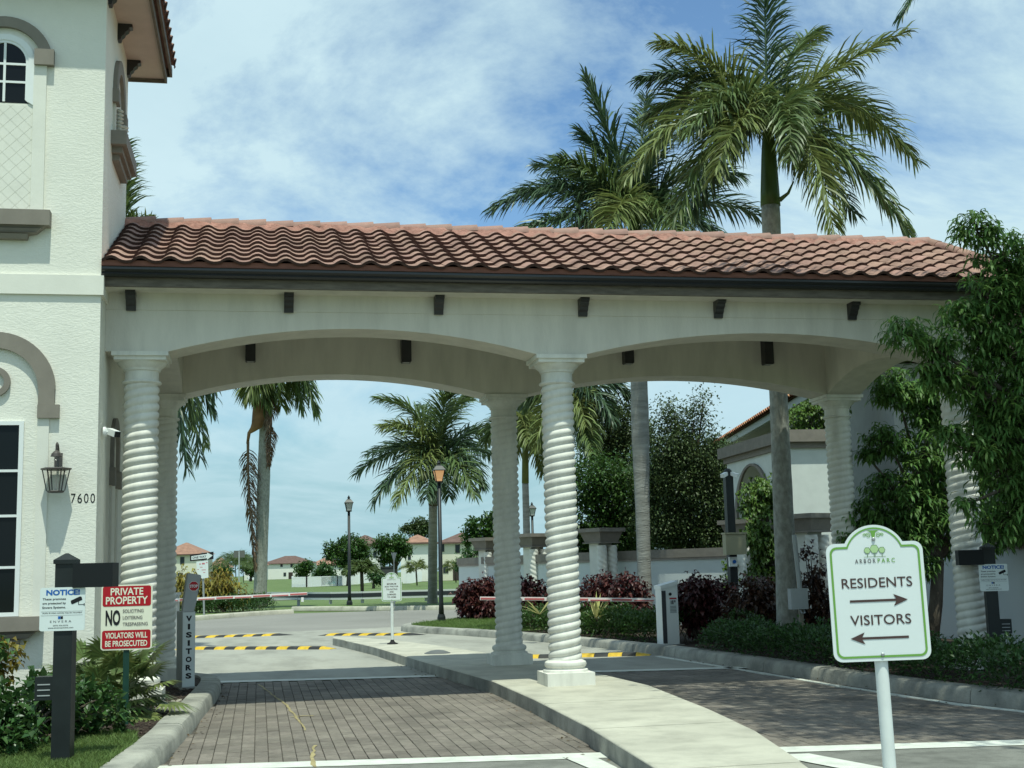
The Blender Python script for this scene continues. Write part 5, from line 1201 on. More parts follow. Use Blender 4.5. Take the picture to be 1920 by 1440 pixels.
for rr in range(13):
    for c in range(int(LH/.3)):
        s_ = c*.3+.02
        if s_ < rr*.33*.62 or s_ > LH-.3: continue
        p = HP(s_ if (RH_ @ Vector((1, 0, 0))).dot(dr) > 0 else s_+.3, -.15, 5.64)+tu*(rr*.36)+Vector((0, 0, .02))
        if rr < 3 and k < 300: o = link('tile', hm, M('clay_tile_house', (.40, .18, .10), .8, rand=.3, var=.2, scale=6), hroof, p-offh); o.rotation_euler = RH3.to_euler(); k += 1
        else: rest.add([RH3 @ Vector(q)+p for q in ht.v], ht.f)
props(rest.build('tiles_beyond', M('clay_tile_house_island', (.40, .18, .10), .8, island=.3), hroof, smooth_=60, fix=False), kind='stuff')
for s_ in (9, 13.5, 18):
    if s_+1.2 < LH:
        w_ = hbox(MB(), s_, s_+1.2, .52, .56, 3.4, 4.9).build('window', white_frame, hr); hbox(MB(), s_+.08, s_+1.12, .505, .519, 3.48, 4.82).build('pane', glass_dark, w_)
# round shadow vent boards on the house corner

# ------------------------------------------------------------------ signs
def scroll(mb, cx, cz, r, turns, s_, y, w):
    pts = []
    for i in range(26):
        t = i/25; a = t*turns*2*pi; rr = r*(1-.78*t); pts.append((cx+s_*rr*math.cos(a), cz+rr*math.sin(a)))
    inn, out = [], []
    for i, p in enumerate(pts):
        q0, q1 = pts[max(0, i-1)], pts[min(25, i+1)]; dx_, dz_ = q1[0]-q0[0], q1[1]-q0[1]; l = math.hypot(dx_, dz_) or 1
        inn.append((p[0]-dz_/l*w/2, p[1]+dx_/l*w/2)); out.append((p[0]+dz_/l*w/2, p[1]-dx_/l*w/2))
    n = 26; mb.add([(a, y, b) for a, b in inn]+[(a, y, b) for a, b in out], [(i, i+1, n+i+1, n+i) for i in range(n-1)])
def badge_outline(W_, Hs, Ht, e, rc):
    """arched sign shape inset by e; shoulders at Hs, crown at Ht"""
    x1 = W_/2-e; z0 = e; zs = Hs-e; rc = max(.004, rc-e*.4)
    ra = W_*.335-e*.75; zc = Hs+(Ht-Hs)-W_*.335+.0; 
    p = arc(-x1+rc, z0+rc, rc, pi, 1.5*pi, 5)+arc(x1-rc, z0+rc, rc, 1.5*pi, 2*pi, 5)+arc(x1-rc, zs-rc, rc, 0, pi/2, 5)
    dz_ = zs-zc; dz_ = min(dz_, ra*.95); a0 = math.asin(max(-.95, dz_/ra))
    p += arc(0, zc, ra, a0, pi-a0, 20)+arc(-x1+rc, zs-rc, rc, pi/2, pi, 5); return p
def ring2(mb, a, b, y):
    n = len(a); mb.add([(p, y, q) for p, q in a]+[(p, y, q) for p, q in b], [(i, (i+1) % n, n+(i+1) % n, n+i) for i in range(n)])
def badge_sign(name, label, loc, rot, W_, Hs, Ht, post_r, post_len, base=False):
    t = thing(name, label, 'sign', loc, rot=rot)
    pn = MB(); pn.prism(badge_outline(W_, Hs, Ht, 0, .042*W_/.46), -.004, .004, 'y'); pn = pn.build('panel', sign_w, t, world=False)
    mb = MB(); ring2(mb, badge_outline(W_, Hs, Ht, .016*W_/.46, .04*W_/.46), badge_outline(W_, Hs, Ht, .026*W_/.46, .036*W_/.46), -.006); mb.build('green_border', sign_green, pn, world=False)
    mb = MB(); mb.tube([(0, post_r+.006, Ht*.88), (0, post_r+.006, -post_len)], post_r, 18); mb.build('post', M('post_white', (.70, .74, .71), .45, var=.05, scale=6), t, world=False, smooth_=50)
    s_ = W_/.46
    for z in (.03*s_, Ht-.068*s_): mb = MB(); mb.lathe([(.009*s_, 0), (.009*s_, .004), (.005*s_, .007)], 10, (0, 0, 0)); mb.v = [(x, -.005-zz, z+y) for x, y, zz in mb.v]; mb.build('bolt', galv, pn, world=False)
    # tree emblem
    mb = MB(); zc = Ht-.115*s_
    for cx_, r_, dz_ in ((-.034, .0155, -.006), (.036, .0155, -.006), (0, .0215, 0)): flat(mb, [(cx_*s_+r_*s_*math.cos(pi/6+k*pi/3+.52), zc+dz_*s_+r_*s_*math.sin(pi/6+k*pi/3+.52)) for k in range(6)], -.0062)
    mb.build('emblem_crowns', sign_lgreen, pn, world=False, fix=False)
    mb = MB()
    for cx_, r_, dz_ in ((-.034, .0165, -.006), (.036, .0165, -.006), (0, .0225, 0)):
        a = [(cx_*s_+r_*s_*math.cos(pi/6+k*pi/3+.52), zc+dz_*s_+r_*s_*math.sin(pi/6+k*pi/3+.52)) for k in range(6)]; b = [(cx_*s_+(r_-.002)*s_*math.cos(pi/6+k*pi/3+.52), zc+dz_*s_+(r_-.002)*s_*math.sin(pi/6+k*pi/3+.52)) for k in range(6)]; ring2(mb, a, b, -.0066)
    for cx_, w_ in ((-.034, .0015), (.036, .0015), (-.0025, .0012), (.0025, .0012)): flat(mb, [((cx_-w_)*s_, zc-.036*s_), ((cx_+w_)*s_, zc-.036*s_), ((cx_+w_)*s_, zc-.02*s_), ((cx_-w_)*s_, zc-.02*s_)], -.0064)
    flat(mb, [(-.052*s_, zc-.038*s_), (.052*s_, zc-.038*s_), (.052*s_, zc-.036*s_), (-.052*s_, zc-.036*s_)], -.0063); mb.build('emblem_trunks', ink_gr, pn, world=False, fix=False)
    mb = MB(); zf = Ht-.05*s_
    for q in (-1, 1): scroll(mb, q*.024*s_, zf, .0125*s_, 1.5, q, -.0062, .003*s_); scroll(mb, q*.042*s_, zf+.002*s_, .0085*s_, 1.4, -q, -.0062, .0025*s_)
    flat(mb, [(-.03*s_, Ht-.026*s_), (.03*s_, Ht-.026*s_), (.012*s_, Ht-.034*s_), (.006*s_, Ht-.062*s_), (-.006*s_, Ht-.062*s_), (-.012*s_, Ht-.034*s_)], -.0061)
    mb.build('scrollwork', sign_green, pn, world=False, fix=False)
    mb = MB(); letters(mb, 'A R B O R', -.047*s_, zc-.056*s_, .098*s_, .0205*s_, -.0062, bold=.012); mb.build('lettering', ink_gy, pn, world=False, fix=False)
    mb = MB(); letters(mb, 'P A R C', .053*s_, zc-.056*s_, .082*s_, .0205*s_, -.0062, bold=.012); mb.build('lettering', sign_green, pn, world=False, fix=False)
    return t, pn
# residents / visitors sign, leaning a little
dS = 6.1; pS = PD(1655.5, 1239, dS)
sg, pn = badge_sign('direction_sign', 'white green-bordered arched sign reading RESIDENTS and VISITORS', pS, (0, 0, 0), .46, .558, .642, .031, 1.0)
# face the sign a little towards the camera and lean it counter-clockwise
sg.rotation_euler = (0, math.radians(-.9), math.radians(-13))
def serifs(mb, body, cx, cz, w, h, y):
    letters(mb, body, cx, cz, w, h, y, bold=.006)
mb = MB(); serifs(mb, 'RESIDENTS', 0, .368, .335, .047, -.0062); mb.build('lettering', ink_br, pn, world=False, fix=False)
mb = MB(); serifs(mb, 'VISITORS', .004, .193, .288, .047, -.0062); mb.build('lettering', ink_br, pn, world=False, fix=False)
def arrow(mb, xa, xb, z, y):   # from tail xa to tip xb
    s_ = 1 if xb > xa else -1
    flat(mb, [(xa, z-.0055), (xb-s_*.05, z-.0055), (xb-s_*.05, z+.0055), (xa, z+.0055)], y); flat(mb, [(xb-s_*.068, z+.028), (xb, z), (xb-s_*.068, z-.028), (xb-s_*.052, z)], y-.0002)
mb = MB(); arrow(mb, -.135, .14, .283, -.0062); mb.build('arrow', ink_br, pn, world=False, fix=False)
mb = MB(); arrow(mb, .13, -.145, .108, -.0062); mb.build('arrow', ink_br, pn, world=False, fix=False)
# small sign on the island
pM = Vector((3.69, 9.42, .78)); ms, pn = badge_sign('rules_sign', 'small white arched sign on the far end of the island', pM, (0, 0, 0), .37, .44, .53, .027, .74)
ms.rotation_euler = (0, 0, math.radians(-11))
for i, (tx, w_) in enumerate((('MINIMUM', .17), ('$250 FINE FOR', .25), ('TAILGATING', .21), ('AND', .075), ('DAMAGES', .16), ('TO ARMS', .16))):
    mb = MB(); letters(mb, tx, 0, .315-.048*i, w_, .028, -.0062, bold=.01); mb.build('lettering', ink_br, pn, world=False, fix=False)
mb = MB(); mb.lathe([(.10, -.78), (.10, -.765), (.05, -.745), (.035, -.72), (.03, -.70)], 16, (0, .033, 0)); mb.build('rubber_base', rubber, ms, world=False, smooth_=40)
# notice posts
def notice(label, loc, rz, mirror=1, small=1.0):
    t = thing('notice_post', label, 'post', loc, rz=rz)
    mb = MB(); mb.box(-.068, .068, -.068, .068, -.06, 1.44); mb.build('post', black_p, t, world=False)
    mb = MB(); mb.box(-.08, .08, -.08, .08, 1.44, 1.47); mb.frustum(-.08, .08, -.08, .08, 1.47, 1.52, .072); mb.build('post_cap', black_p, t, world=False)
    mb = MB(); x0, x1 = sorted((mirror*.0685, mirror*.36)); mb.box(x0, x1, -.10, .12, 1.26, 1.44); mb.build('reader_box', M('reader_black', (.008, .010, .011), .5), t, world=False)
    mb = MB(); x0, x1 = sorted((-mirror*.0685, -mirror*.20)); mb.box(x0, x1, -.05, .07, .44, .61); eb = mb.build('sensor_box', black_p, t, world=False)
    mb = MB()
    for q in range(3): mb.box(min(x0, x1)+.02, max(x0, x1)-.02, -.054, -.0505, .47+q*.04, .478+q*.04)
    mb.build('grille', steel_g, eb, world=False)
    cx_ = -mirror*(-.0)-(.0 if mirror > 0 else .0); px_ = -.005 if mirror > 0 else .03
    pn = MB(); pn.prism(rrect(px_-.165, px_+.165, .945, 1.265, .018), -.081, -.075, 'y'); pn = pn.build('notice_panel', sign_w, t, world=False); y = -.0825
    mb = MB(); letters(mb, 'NOTICE!', px_+.003, 1.228, .245, .042, y, bold=.04); mb.build('lettering', ink_bl, pn, world=False, fix=False)
    mb = MB()
    for i, tx in enumerate(('These premises', 'are protected by', 'Envera Systems.')): letters(mb, tx, px_-.06, 1.178-i*.031, .17, .021, y, bold=.02)
    letters(mb, 'Audio & video activity may be recorded.', px_, 1.076, .29, .013, y, bold=.012); letters(mb, '(877) 936-8372', px_-.01, .983, .11, .012, y, bold=.012); letters(mb, 'www.enverasystems.com', px_-.01, .966, .185, .011, y, bold=.015)
    flat(mb, [(px_-.155, 1.087), (px_+.15, 1.087), (px_+.15, 1.0885), (px_-.155, 1.0885)], y); flat(mb, [(px_-.155, 1.058), (px_+.15, 1.058), (px_+.15, 1.0595), (px_-.155, 1.0595)], y)
    mb.build('lettering', ink, pn, world=False, fix=False)
    mb = MB(); letters(mb, 'E N V E R A', px_-.01, 1.014, .155, .016, y, bold=.0); mb.build('lettering', ink_gy, pn, world=False, fix=False)
    mb = MB(); flat(mb, [(px_-.03, 1.032), (px_-.012, 1.032), (px_-.012, 1.052), (px_-.03, 1.052)], y); mb.build('logo', ink_bl, pn, world=False, fix=False)
    mb = MB(); flat(mb, [(px_-.011, 1.032), (px_+.006, 1.032), (px_+.006, 1.052), (px_-.011, 1.052)], y); flat(mb, [(px_+.062, 1.146), (px_+.072, 1.138), (px_+.145, 1.17), (px_+.138, 1.193), (px_+.125, 1.195), (px_+.06, 1.165)], y); flat(mb, [(px_+.115, 1.16), (px_+.12, 1.16), (px_+.12, 1.137), (px_+.155, 1.137), (px_+.155, 1.133), (px_+.115, 1.133)], y); flat(mb, [(px_+.155, 1.124), (px_+.162, 1.127), (px_+.162, 1.145), (px_+.155, 1.143)], y)
    mb.build('camera_picture', ink, pn, world=False, fix=False); return t
notice('black square post at the left with a NOTICE panel and reader box', (-.15, -4.33, 0), math.radians(-6))
notice('shaded black post by the right hedge with a NOTICE panel', (9.92, -.35, -.04), math.radians(-20), mirror=-1)
# private property sign
pp = thing('private_property_sign', 'red and cream PRIVATE PROPERTY sign on a green post', 'sign', (.055, -1.83, 0), rot=(0, 0, math.radians(-4)))
pn = MB(); pn.prism(rrect(-.235, .235, .655, 1.262, .03), -.004, .004, 'y'); pn = pn.build('panel', sign_cream, pp, world=False); y = -.006
mb = MB()
ro = rrect(-.222, .222, .668, 1.249, .024); flat(mb, [p for p in rrect(-.222, .222, 1.06, 1.249, .02)], y); mb.build('red_field', sign_red, pn, world=False, fix=False); mb = MB(); flat(mb, rrect(-.222, .222, .668, .838, .02), y); mb.build('red_field', sign_red, pn, world=False, fix=False)
mb = MB(); y2 = -.0075
letters(mb, 'PRIVATE', 0, 1.198, .30, .068, y2, bold=.02); letters(mb, 'PROPERTY', 0, 1.115, .385, .072, y2, bold=.02); letters(mb, 'VIOLATORS WILL', 0, .79, .385, .055, y2, bold=.02); letters(mb, 'BE PROSECUTED', 0, .715, .385, .055, y2, bold=.02); mb.build('lettering', sign_cream, pn, world=False, fix=False)
mb = MB(); letters(mb, 'NO', -.125, .955, .135, .145, y2, bold=.035)
mb.build('lettering', ink, pn, world=False, fix=False)
for tx, w_, z in (('SOLICITING', .19, 1.015), ('LOITERING', .18, .953), ('TRESPASSING', .23, .893)): mb = MB(); letters(mb, tx, -.035+w_/2, z, w_, .032, y2, bold=.012); mb.build('lettering', ink_gy, pn, world=False, fix=False)
mb = MB(); mb.add([(-.028, .006, -.1), (.028, .006, -.1), (.028, .006, 1.2), (-.028, .006, 1.2), (-.012, .03, -.1), (.012, .03, -.1), (.012, .03, 1.2), (-.012, .03, 1.2)], [(0, 1, 2, 3), (4, 7, 6, 5), (0, 3, 7, 4), (1, 5, 6, 2), (3, 2, 6, 7)]); mb.build('post', green_post, pp, world=False)
# visitors gate operator
vo = thing('gate_operator', 'grey gate operator with vertical VISITORS plate and STOP sticker', 'gate operator', (.44, 1.82, 0), rz=math.radians(14))
mb = MB(); mb.box(-.078, .078, .0, .36, -.03, .90); mb.build('cabinet', steel_g, vo, world=False)
vp = MB(); vp.prism(rrect(-.074, .074, .0, .89, .006, 2), -.008, -.001, 'y'); vp = vp.build('plate', lgrey, vo, world=False)
for i, ch in enumerate('VISITORS'):
    mb = MB(); letters(mb, ch, 0, .815-i*.098, .028 if ch == 'I' else .072, .068, -.0095, bold=.05); mb.build('letter', ink, vp, world=False, fix=False)
mb = MB(); a0, a1 = [(-.085, .902), (.06, .902), (.075, 1.0), (.135, 1.33), (.12, 1.345), (.0, 1.37), (-.02, 1.355)], None
mb.prism([(-.078, .902), (.062, .902), (.085, 1.0), (.145, 1.325), (.135, 1.34), (.0, 1.365), (-.018, 1.35)], -.005, .10, 'y'); hd = mb.build('head', steel_g, vo, world=False)
ocx, ocz = .054, 1.205
mb = MB(); flat(mb, [(ocx+.065*math.cos(pi/8+k*pi/4), ocz+.065*math.sin(pi/8+k*pi/4)) for k in range(8)], -.0065); mb.build('stop_border', sign_w, hd, world=False, fix=False)
mb = MB(); flat(mb, [(ocx+.06*math.cos(pi/8+k*pi/4), ocz+.06*math.sin(pi/8+k*pi/4)) for k in range(8)], -.0075); mb.build('stop_sticker', sign_red, hd, world=False, fix=False)
mb = MB(); letters(mb, 'STOP', ocx, ocz, .098, .036, -.009, bold=.03); mb.build('lettering', sign_w, hd, world=False, fix=False)
mb = MB(); mb.box(-.11, .12, -.05, .42, -.06, -.012); mb.build('pad', kerb_m, vo, world=False)
# one way sign and others across the road
ow = thing('one_way_sign', 'black and white ONE WAY arrow sign with a paper notice below', 'sign', PZ(383, 1156, -.05), rz=math.radians(-11))
Dn = 44.6; k_ = Dn/2410.45
mb = MB(); mb.tube([(0, 0, -.1), (-.08, 0, 2.2)], .035, 8); mb.build('post', galv, ow, world=False)
def lc(u, v): return ((u-381)*k_*1.0, (1156-v)*k_+.0)
def tilt(p): return (p[0], p[1]-.0*p[0])
mb = MB(); mb.prism([lc(354, 1053), lc(398, 1050), lc(398, 1036), lc(354, 1041)][::-1], -.05, -.04, 'y'); o1 = mb.build('panel', ink, ow, world=False)
mb = MB(); flat(mb, [lc(356.5, 1050.5), lc(386, 1048), lc(386, 1051), lc(396.5, 1043), lc(386, 1037.5), lc(386, 1040), lc(356.5, 1043.5)], -.052); mb.build('arrow', sign_w, o1, world=False, fix=False)
mb = MB(); V_, F_ = text_geo('ONE WAY', .02); mb.add([(lc(371.5, 1046)[0]+x*26*k_, -.054, lc(371, 1045.6)[1]+z*4.4*k_+x*2.2*k_) for x, z in V_], F_); mb.build('lettering', ink, o1, world=False, fix=False)
mb = MB(); mb.prism([lc(367, 1074), lc(377, 1086), lc(389, 1084), lc(388, 1052), lc(366, 1054)][::-1], -.06, -.055, 'y'); o2 = mb.build('paper_notice', sign_w, ow, world=False)
mb = MB()
for (a, b, c, d) in ((372, 374, 1057, 1060), (376.5, 382, 1056.5, 1059.5), (384, 387, 1055.5, 1057), (373, 378, 1064, 1065), (376, 384, 1069, 1070.2), (379, 383, 1074, 1075), (368, 371, 1068, 1069)): flat(mb, [lc(a, d), lc(b, d), lc(b, c), lc(a, c)], -.062)
mb.build('red_print', M('faded_red', (.55, .18, .2), .6), o2, world=False, fix=False)
ps_ = PZ(448, 1112, -.1); ds_ = (ps_-CAM).dot(_f)
rs_ = thing('road_sign', 'grey back of a rectangular sign left of the tall palm', 'sign', ps_); k2_ = ds_/2410
mb = MB(); mb.box(-10*k2_, 10.5*k2_, -.02, .02, 66*k2_, 79*k2_); mb.build('panel', M('sign_back', (.13, .13, .12), .6), rs_, world=False); mb = MB(); mb.box(-1.2*k2_, 1.2*k2_, -.09, -.03, -.1, 78*k2_); mb.build('post', steel_g, rs_, world=False)
py_ = PZ(740, 1141, -.1); dy_ = (py_-CAM).dot(_f); k3_ = dy_/2410
ys = thing('yield_sign', 'grey back of a triangular yield sign above the small white sign', 'sign', py_); mb = MB(); mb.prism([(-5.5*k3_, 104*k3_), (5*k3_, 104*k3_), (0, 84*k3_)], -.02, .02, 'y'); mb.build('panel', galv, ys, world=False); mb = MB(); mb.box(-1*k3_, 1*k3_, .021, .08, -.1, 100*k3_); mb.build('post', galv, ys, world=False)

# ------------------------------------------------------------------ barriers
bb = thing('barrier_box', 'white barrier gate cabinet on the right kerb with a red striped arm', 'barrier', (8.15, 6.75, -.02), rz=math.radians(8))
mb = MB(); mb.add([(-.16, -.14, 0), (.13, -.14, 0), (.13, .2, 0), (-.16, .2, 0), (-.16, -.14, .92), (.13, -.14, 1.0), (.13, .2, 1.0), (-.16, .2, .92)], [(0, 3, 2, 1), (4, 5, 6, 7), (0, 1, 5, 4), (1, 2, 6, 5), (2, 3, 7, 6), (3, 0, 4, 7)]); mb.build('cabinet', white_frame, bb, world=False)
mb = MB(); mb.add([(-.175, -.16, .921), (.145, -.16, 1.005), (.145, .21, 1.005), (-.175, .21, .921), (-.175, -.16, .985), (.145, -.16, 1.065), (.145, .21, 1.065), (-.175, .21, .985)], [(0, 3, 2, 1), (4, 5, 6, 7), (0, 1, 5, 4), (1, 2, 6, 5), (2, 3, 7, 6), (3, 0, 4, 7)]); mb.build('lid', white_frame, bb, world=False)
mb = MB(); mb.box(-.158, -.085, -.150, -.141, .02, .90); mb.build('dark_strip', M('strip_grey', (.05, .05, .055), .5), bb, world=False)
mb = MB(); mb.lathe([(.026, 0), (.026, .012), (.015, .016)], 14); mb.v = [(x-.005, -.141-z, y+.84) for x, y, z in mb.v]; mb.build('lock', ink, bb, world=False)
lb = MB(); lb.box(-.02, .105, -.1435, -.141, .52, .78); lb = lb.build('instruction_label', lgrey, bb, world=False)
mb = MB(); flat(mb, [(-.02, .755), (.105, .755), (.105, .78), (-.02, .78)], -.145); mb.build('red_strip', sign_red, lb, world=False, fix=False)
mb = MB()
for x0, x1, z0, z1 in ((.0, .015, .67, .73), (.022, .05, .67, .735), (.06, .085, .7, .735)): flat(mb, [(x0, z0), (x1, z0), (x1, z1), (x0, z1)], -.145)
for q in range(5): flat(mb, [(-.012, .535+q*.024), (.095, .535+q*.024), (.095, .543+q*.024), (-.012, .543+q*.024)], -.145)
mb.build('print', ink_gy, lb, world=False, fix=False)
mb = MB(); mb.box(-.22, .2, -.22, .28, -.13, -.002); mb.build('pad', kerb_m, bb, world=False)
def gate_arm(t, a, b, seg=8):
    a = Vector(a); b = Vector(b); d = b-a
    mb = MB(); mb.bar(a, b, .04, .06); pole = mb.build('arm', arm_w, t)
    for k in range(seg):
        p0, p1 = a+d*((k+.08)/seg), a+d*((k+.98)/seg); o_ = Vector((0, -.027, -.012 if k % 2 == 0 else -.002)); mb = MB(); mb.bar(p0+o_, p1+o_, .016, .02 if k % 2 == 0 else .03); mb.build('red_stripe', arm_r, pole)
    return pole
# the right cabinet is turned, so its arm is built from an unturned holder
bb.rotation_euler = (0, 0, 0)
gate_arm(bb, PY(1228, 1125, 6.7), PY(900, 1122, 7.2))
lbg = thing('barrier_gate', 'red and white barrier arm across the left visitors lane', 'barrier', (-.55, 13.4, RZ), group='barrier gates'); bb['group'] = 'barrier gates'
MB().box(-.75, -.35, 13.2, 13.6, RZ, .95).build('cabinet', steel_g, lbg)
MB().box(-.78, -.32, 13.17, 13.63, .95, 1.0).build('lid', steel_g, lbg)
gate_arm(lbg, PY(300, 1126.5, 13.2), PY(576, 1113, 12.4))
q = PY(567, 1120, 12.42); mb = MB(); mb.bar(q, q-Vector((0, 0, .09)), .05, .03); mb.build('tip_foot', arm_w, lbg)
# utility box on a post beside the thick palm
ub = thing('utility_box', 'grey electrical box on a post against the thick palm trunk', 'utility box', (9.37, 4.02, -.03))
mb = MB(); mb.box(-.03, .03, -.03, .03, 0, 1.2); mb.build('post', M('wood_post', (.25, .22, .17), .85, var=.2), ub, world=False)
mb = MB(); mb.box(-.21, .06, -.16, -.031, .63, .94); mb.build('enclosure', steel_g, ub, world=False)
mb = MB(); mb.tube([(-.02, -.06, .94), (-.06, -.05, 1.75)], .035, 10); mb.tube([(-.06, -.1, .63), (-.04, -.13, .57), (.02, -.1, .57), (.03, -.05, .63)], .012, 6); mb.build('conduit', galv, ub, world=False)
# camera post
cp_ = thing('camera_post', 'tall black camera post with beige box in front of the archway', 'camera post', (10.0, 8.5, -.03))
mb = MB(); mb.box(-.075, .075, -.075, .075, 0, 3.0); mb.lathe([(.075, 3.0), (.075, 3.08), (.04, 3.12)], 14); mb.build('post', black_p, cp_, world=False)
mb = MB(); mb.box(-.2, .2, -.26, -.076, 1.5, 1.88); mb.box(-.22, .22, -.28, -.06, 1.881, 1.91); mb.build('equipment_box', beige_box, cp_, world=False)
mb = MB(); mb.box(-.1, .05, -.14, -.076, 1.28, 1.46); mb.build('reader', white_frame, cp_, world=False)
mb = MB(); mb.lathe([(.035, 0), (.035, .012)], 12); mb.v = [(x-.01, -.141-z, y+1.37) for x, y, z in mb.v]; mb.build('reader_button', ink_bl, cp_, world=False)
mb = MB(); mb.box(-.05, .02, -.079, -.0755, .80, .92); mb.build('sticker', sign_red, cp_, world=False)
for s_ in (-1, 1): mb = MB(); mb.bar((s_*.05, -.05, 3.02), (s_*.16-.02, -.17, 2.97), .07, .07); mb.build('camera_head', white_frame, cp_, world=False)

# ------------------------------------------------------------------ speed bumps and other small things
def bump(label, a, b, n, first=0, skew=0.0):
    a, b = Vector((*a, RZ)), Vector((*b, RZ)); t = thing('speed_bump', label, 'speed bump', a, group='yellow and black speed bumps'); d = (b-a)/n; u_ = d.normalized(); s_ = Vector((-u_.y, u_.x, 0))
    for k in range(n):
        p0 = a+d*k; p1 = a+d*(k+.985); mb = MB(); prof = [(-.15, .0), (-.10, .04), (-.04, .052), (.04, .052), (.10, .04), (.15, 0)]
        e0 = .12 if k == 0 and first < 2 else 0; e1 = .12 if k == n-1 else 0
        vs_ = [p0+s_*o_+u_*(skew*o_)+Vector((0, 0, z*(.15 if k == 0 else 1)))for o_, z in prof]+[p1+s_*o_+u_*(skew*o_)+Vector((0, 0, z*(.15 if k == n-1 else 1))) for o_, z in prof]; m = len(prof)
        mb.add(vs_, [(q, q+1, m+q+1, m+q) for q in range(m-1)]+[tuple(range(m)), tuple(range(2*m-1, m-1, -1))]); mb.build('segment', yel if (k+first) % 2 == 0 else blk, t)
bump('yellow and black speed bump nearest on the left visitors lane', (-.35, 13.2), (2.72, 11.25), 15, 0)
bump('yellow and black speed bump farther off on the left visitors lane', (-.5, 18.1), (1.95, 17.75), 11, 1, skew=1.0)
bump('yellow and black speed bump behind the small white sign', (2.86, 17.0), (4.9, 15.5), 11, 1, skew=1.0)
bump('yellow and black speed bump on the right lane beside the middle column', (4.95, 6.75), (7.62, 6.15), 12, 1, skew=.2)
dm = thing('low_dome', 'low grey dome on the island behind the small sign', 'cover', PZ(820, 1225, 0))  # plain low grey dome with a thin rim, set on the island slab
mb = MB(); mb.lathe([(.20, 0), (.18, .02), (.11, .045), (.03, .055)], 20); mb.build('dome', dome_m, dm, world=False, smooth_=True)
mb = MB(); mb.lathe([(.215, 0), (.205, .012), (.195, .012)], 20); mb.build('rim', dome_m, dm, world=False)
# street lamps
def lamp(label, base, h, sc=1.0, lit=False, group='street lamps'):
    t = thing('street_lamp', label, 'street lamp', base, group=group); s_ = sc
    mb = MB(); mb.tube([(0, 0, 0), (0, 0, .5), (0, 0, h-.6*s_)], [.085*s_, .06*s_, .05*s_], 12); mb.build('pole', black_p, t, world=False, smooth_=True)
    mb = MB(); mb.lathe([(.11*s_, 0), (.11*s_, .12), (.085*s_, .2)], 12); mb.build('foot', black_p, t, world=False)
    z = h-.6*s_; mb = MB(); mb.lathe([(.05*s_, z-.02), (.11*s_, z), (.115*s_, z+.03*s_)], 12); mb.build('cup', black_p, t, world=False)
    mb = MB(); mb.lathe([(.11*s_, z+.031*s_), (.19*s_, z+.31*s_)], 4, rot=pi/4); mb.build('glass', lamp_lit if lit else lamp_glass, t, world=False)
    mb = MB()
    for k in range(4): a = pi/4+k*pi/2; mb.bar((.112*s_*math.cos(a), .112*s_*math.sin(a), z+.03*s_), (.192*s_*math.cos(a), .192*s_*math.sin(a), z+.31*s_), .018*s_)
    mb.build('frame', black_p, t, world=False)
    mb = MB(); mb.lathe([(.24*s_, z+.31*s_), (.23*s_, z+.335*s_), (.12*s_, z+.44*s_), (.05*s_, z+.48*s_)], 4, rot=pi/4); mb.lathe([(.04*s_, z+.48*s_), (.055*s_, z+.52*s_), (.03*s_, z+.56*s_), (.01*s_, z+.6*s_)], 8); mb.build('hood', black_p, t, world=False); return t
lamp('street lamp with glowing orange light before the full crowned palm', (6.02, 19.6, -.025), 4.28, 1.0, True)
lamp('unlit street lamp standing alone against the sky between the palms', (5.07, 41.0, -.04), 4.65, 1.15)
q = PD(1001, 1085, 62); lamp('unlit street lamp between the two middle columns', (q.x, q.y, -.1), 4.6, 1.15)
mb = MB(); mb.box(-.10, -.03, -.1, -.05, 1.05, 1.2)
# guard rail
gr = thing('guard_rail', 'dark and white guard rail along the far road bend', 'guard rail', PZ(680, 1134, -.1))
gpts = [PZ(u, v, -.1) for u, v in [(500, 1131), (560, 1132.5), (620, 1133), (680, 1132), (740, 1130), (800, 1128.5), (860, 1127), (940, 1125)]]
for z0, z1, mt, nm, o_ in ((.20, .30, rail_w, 'lower_rail', 0), (.30, .48, rail_d, 'rail', -.01), (.48, .56, rail_w, 'upper_rail', 0)):
    mb = MB()
    for a, b in zip(gpts[:-1], gpts[1:]):
        a = Vector((a.x, a.y+o_, 0)); b = Vector((b.x, b.y+o_, 0)); mb.bar(a+Vector((0, 0, (z0+z1)/2-.1)), b+Vector((0, 0, (z0+z1)/2-.1)), .06, z1-z0)
    mb.build(nm, mt, gr)
for a in gpts: mb = MB(); mb.box(a.x-.07, a.x+.07, a.y+.06, a.y+.2, -.2, .40); mb.build('rail_post', steel_g, gr)

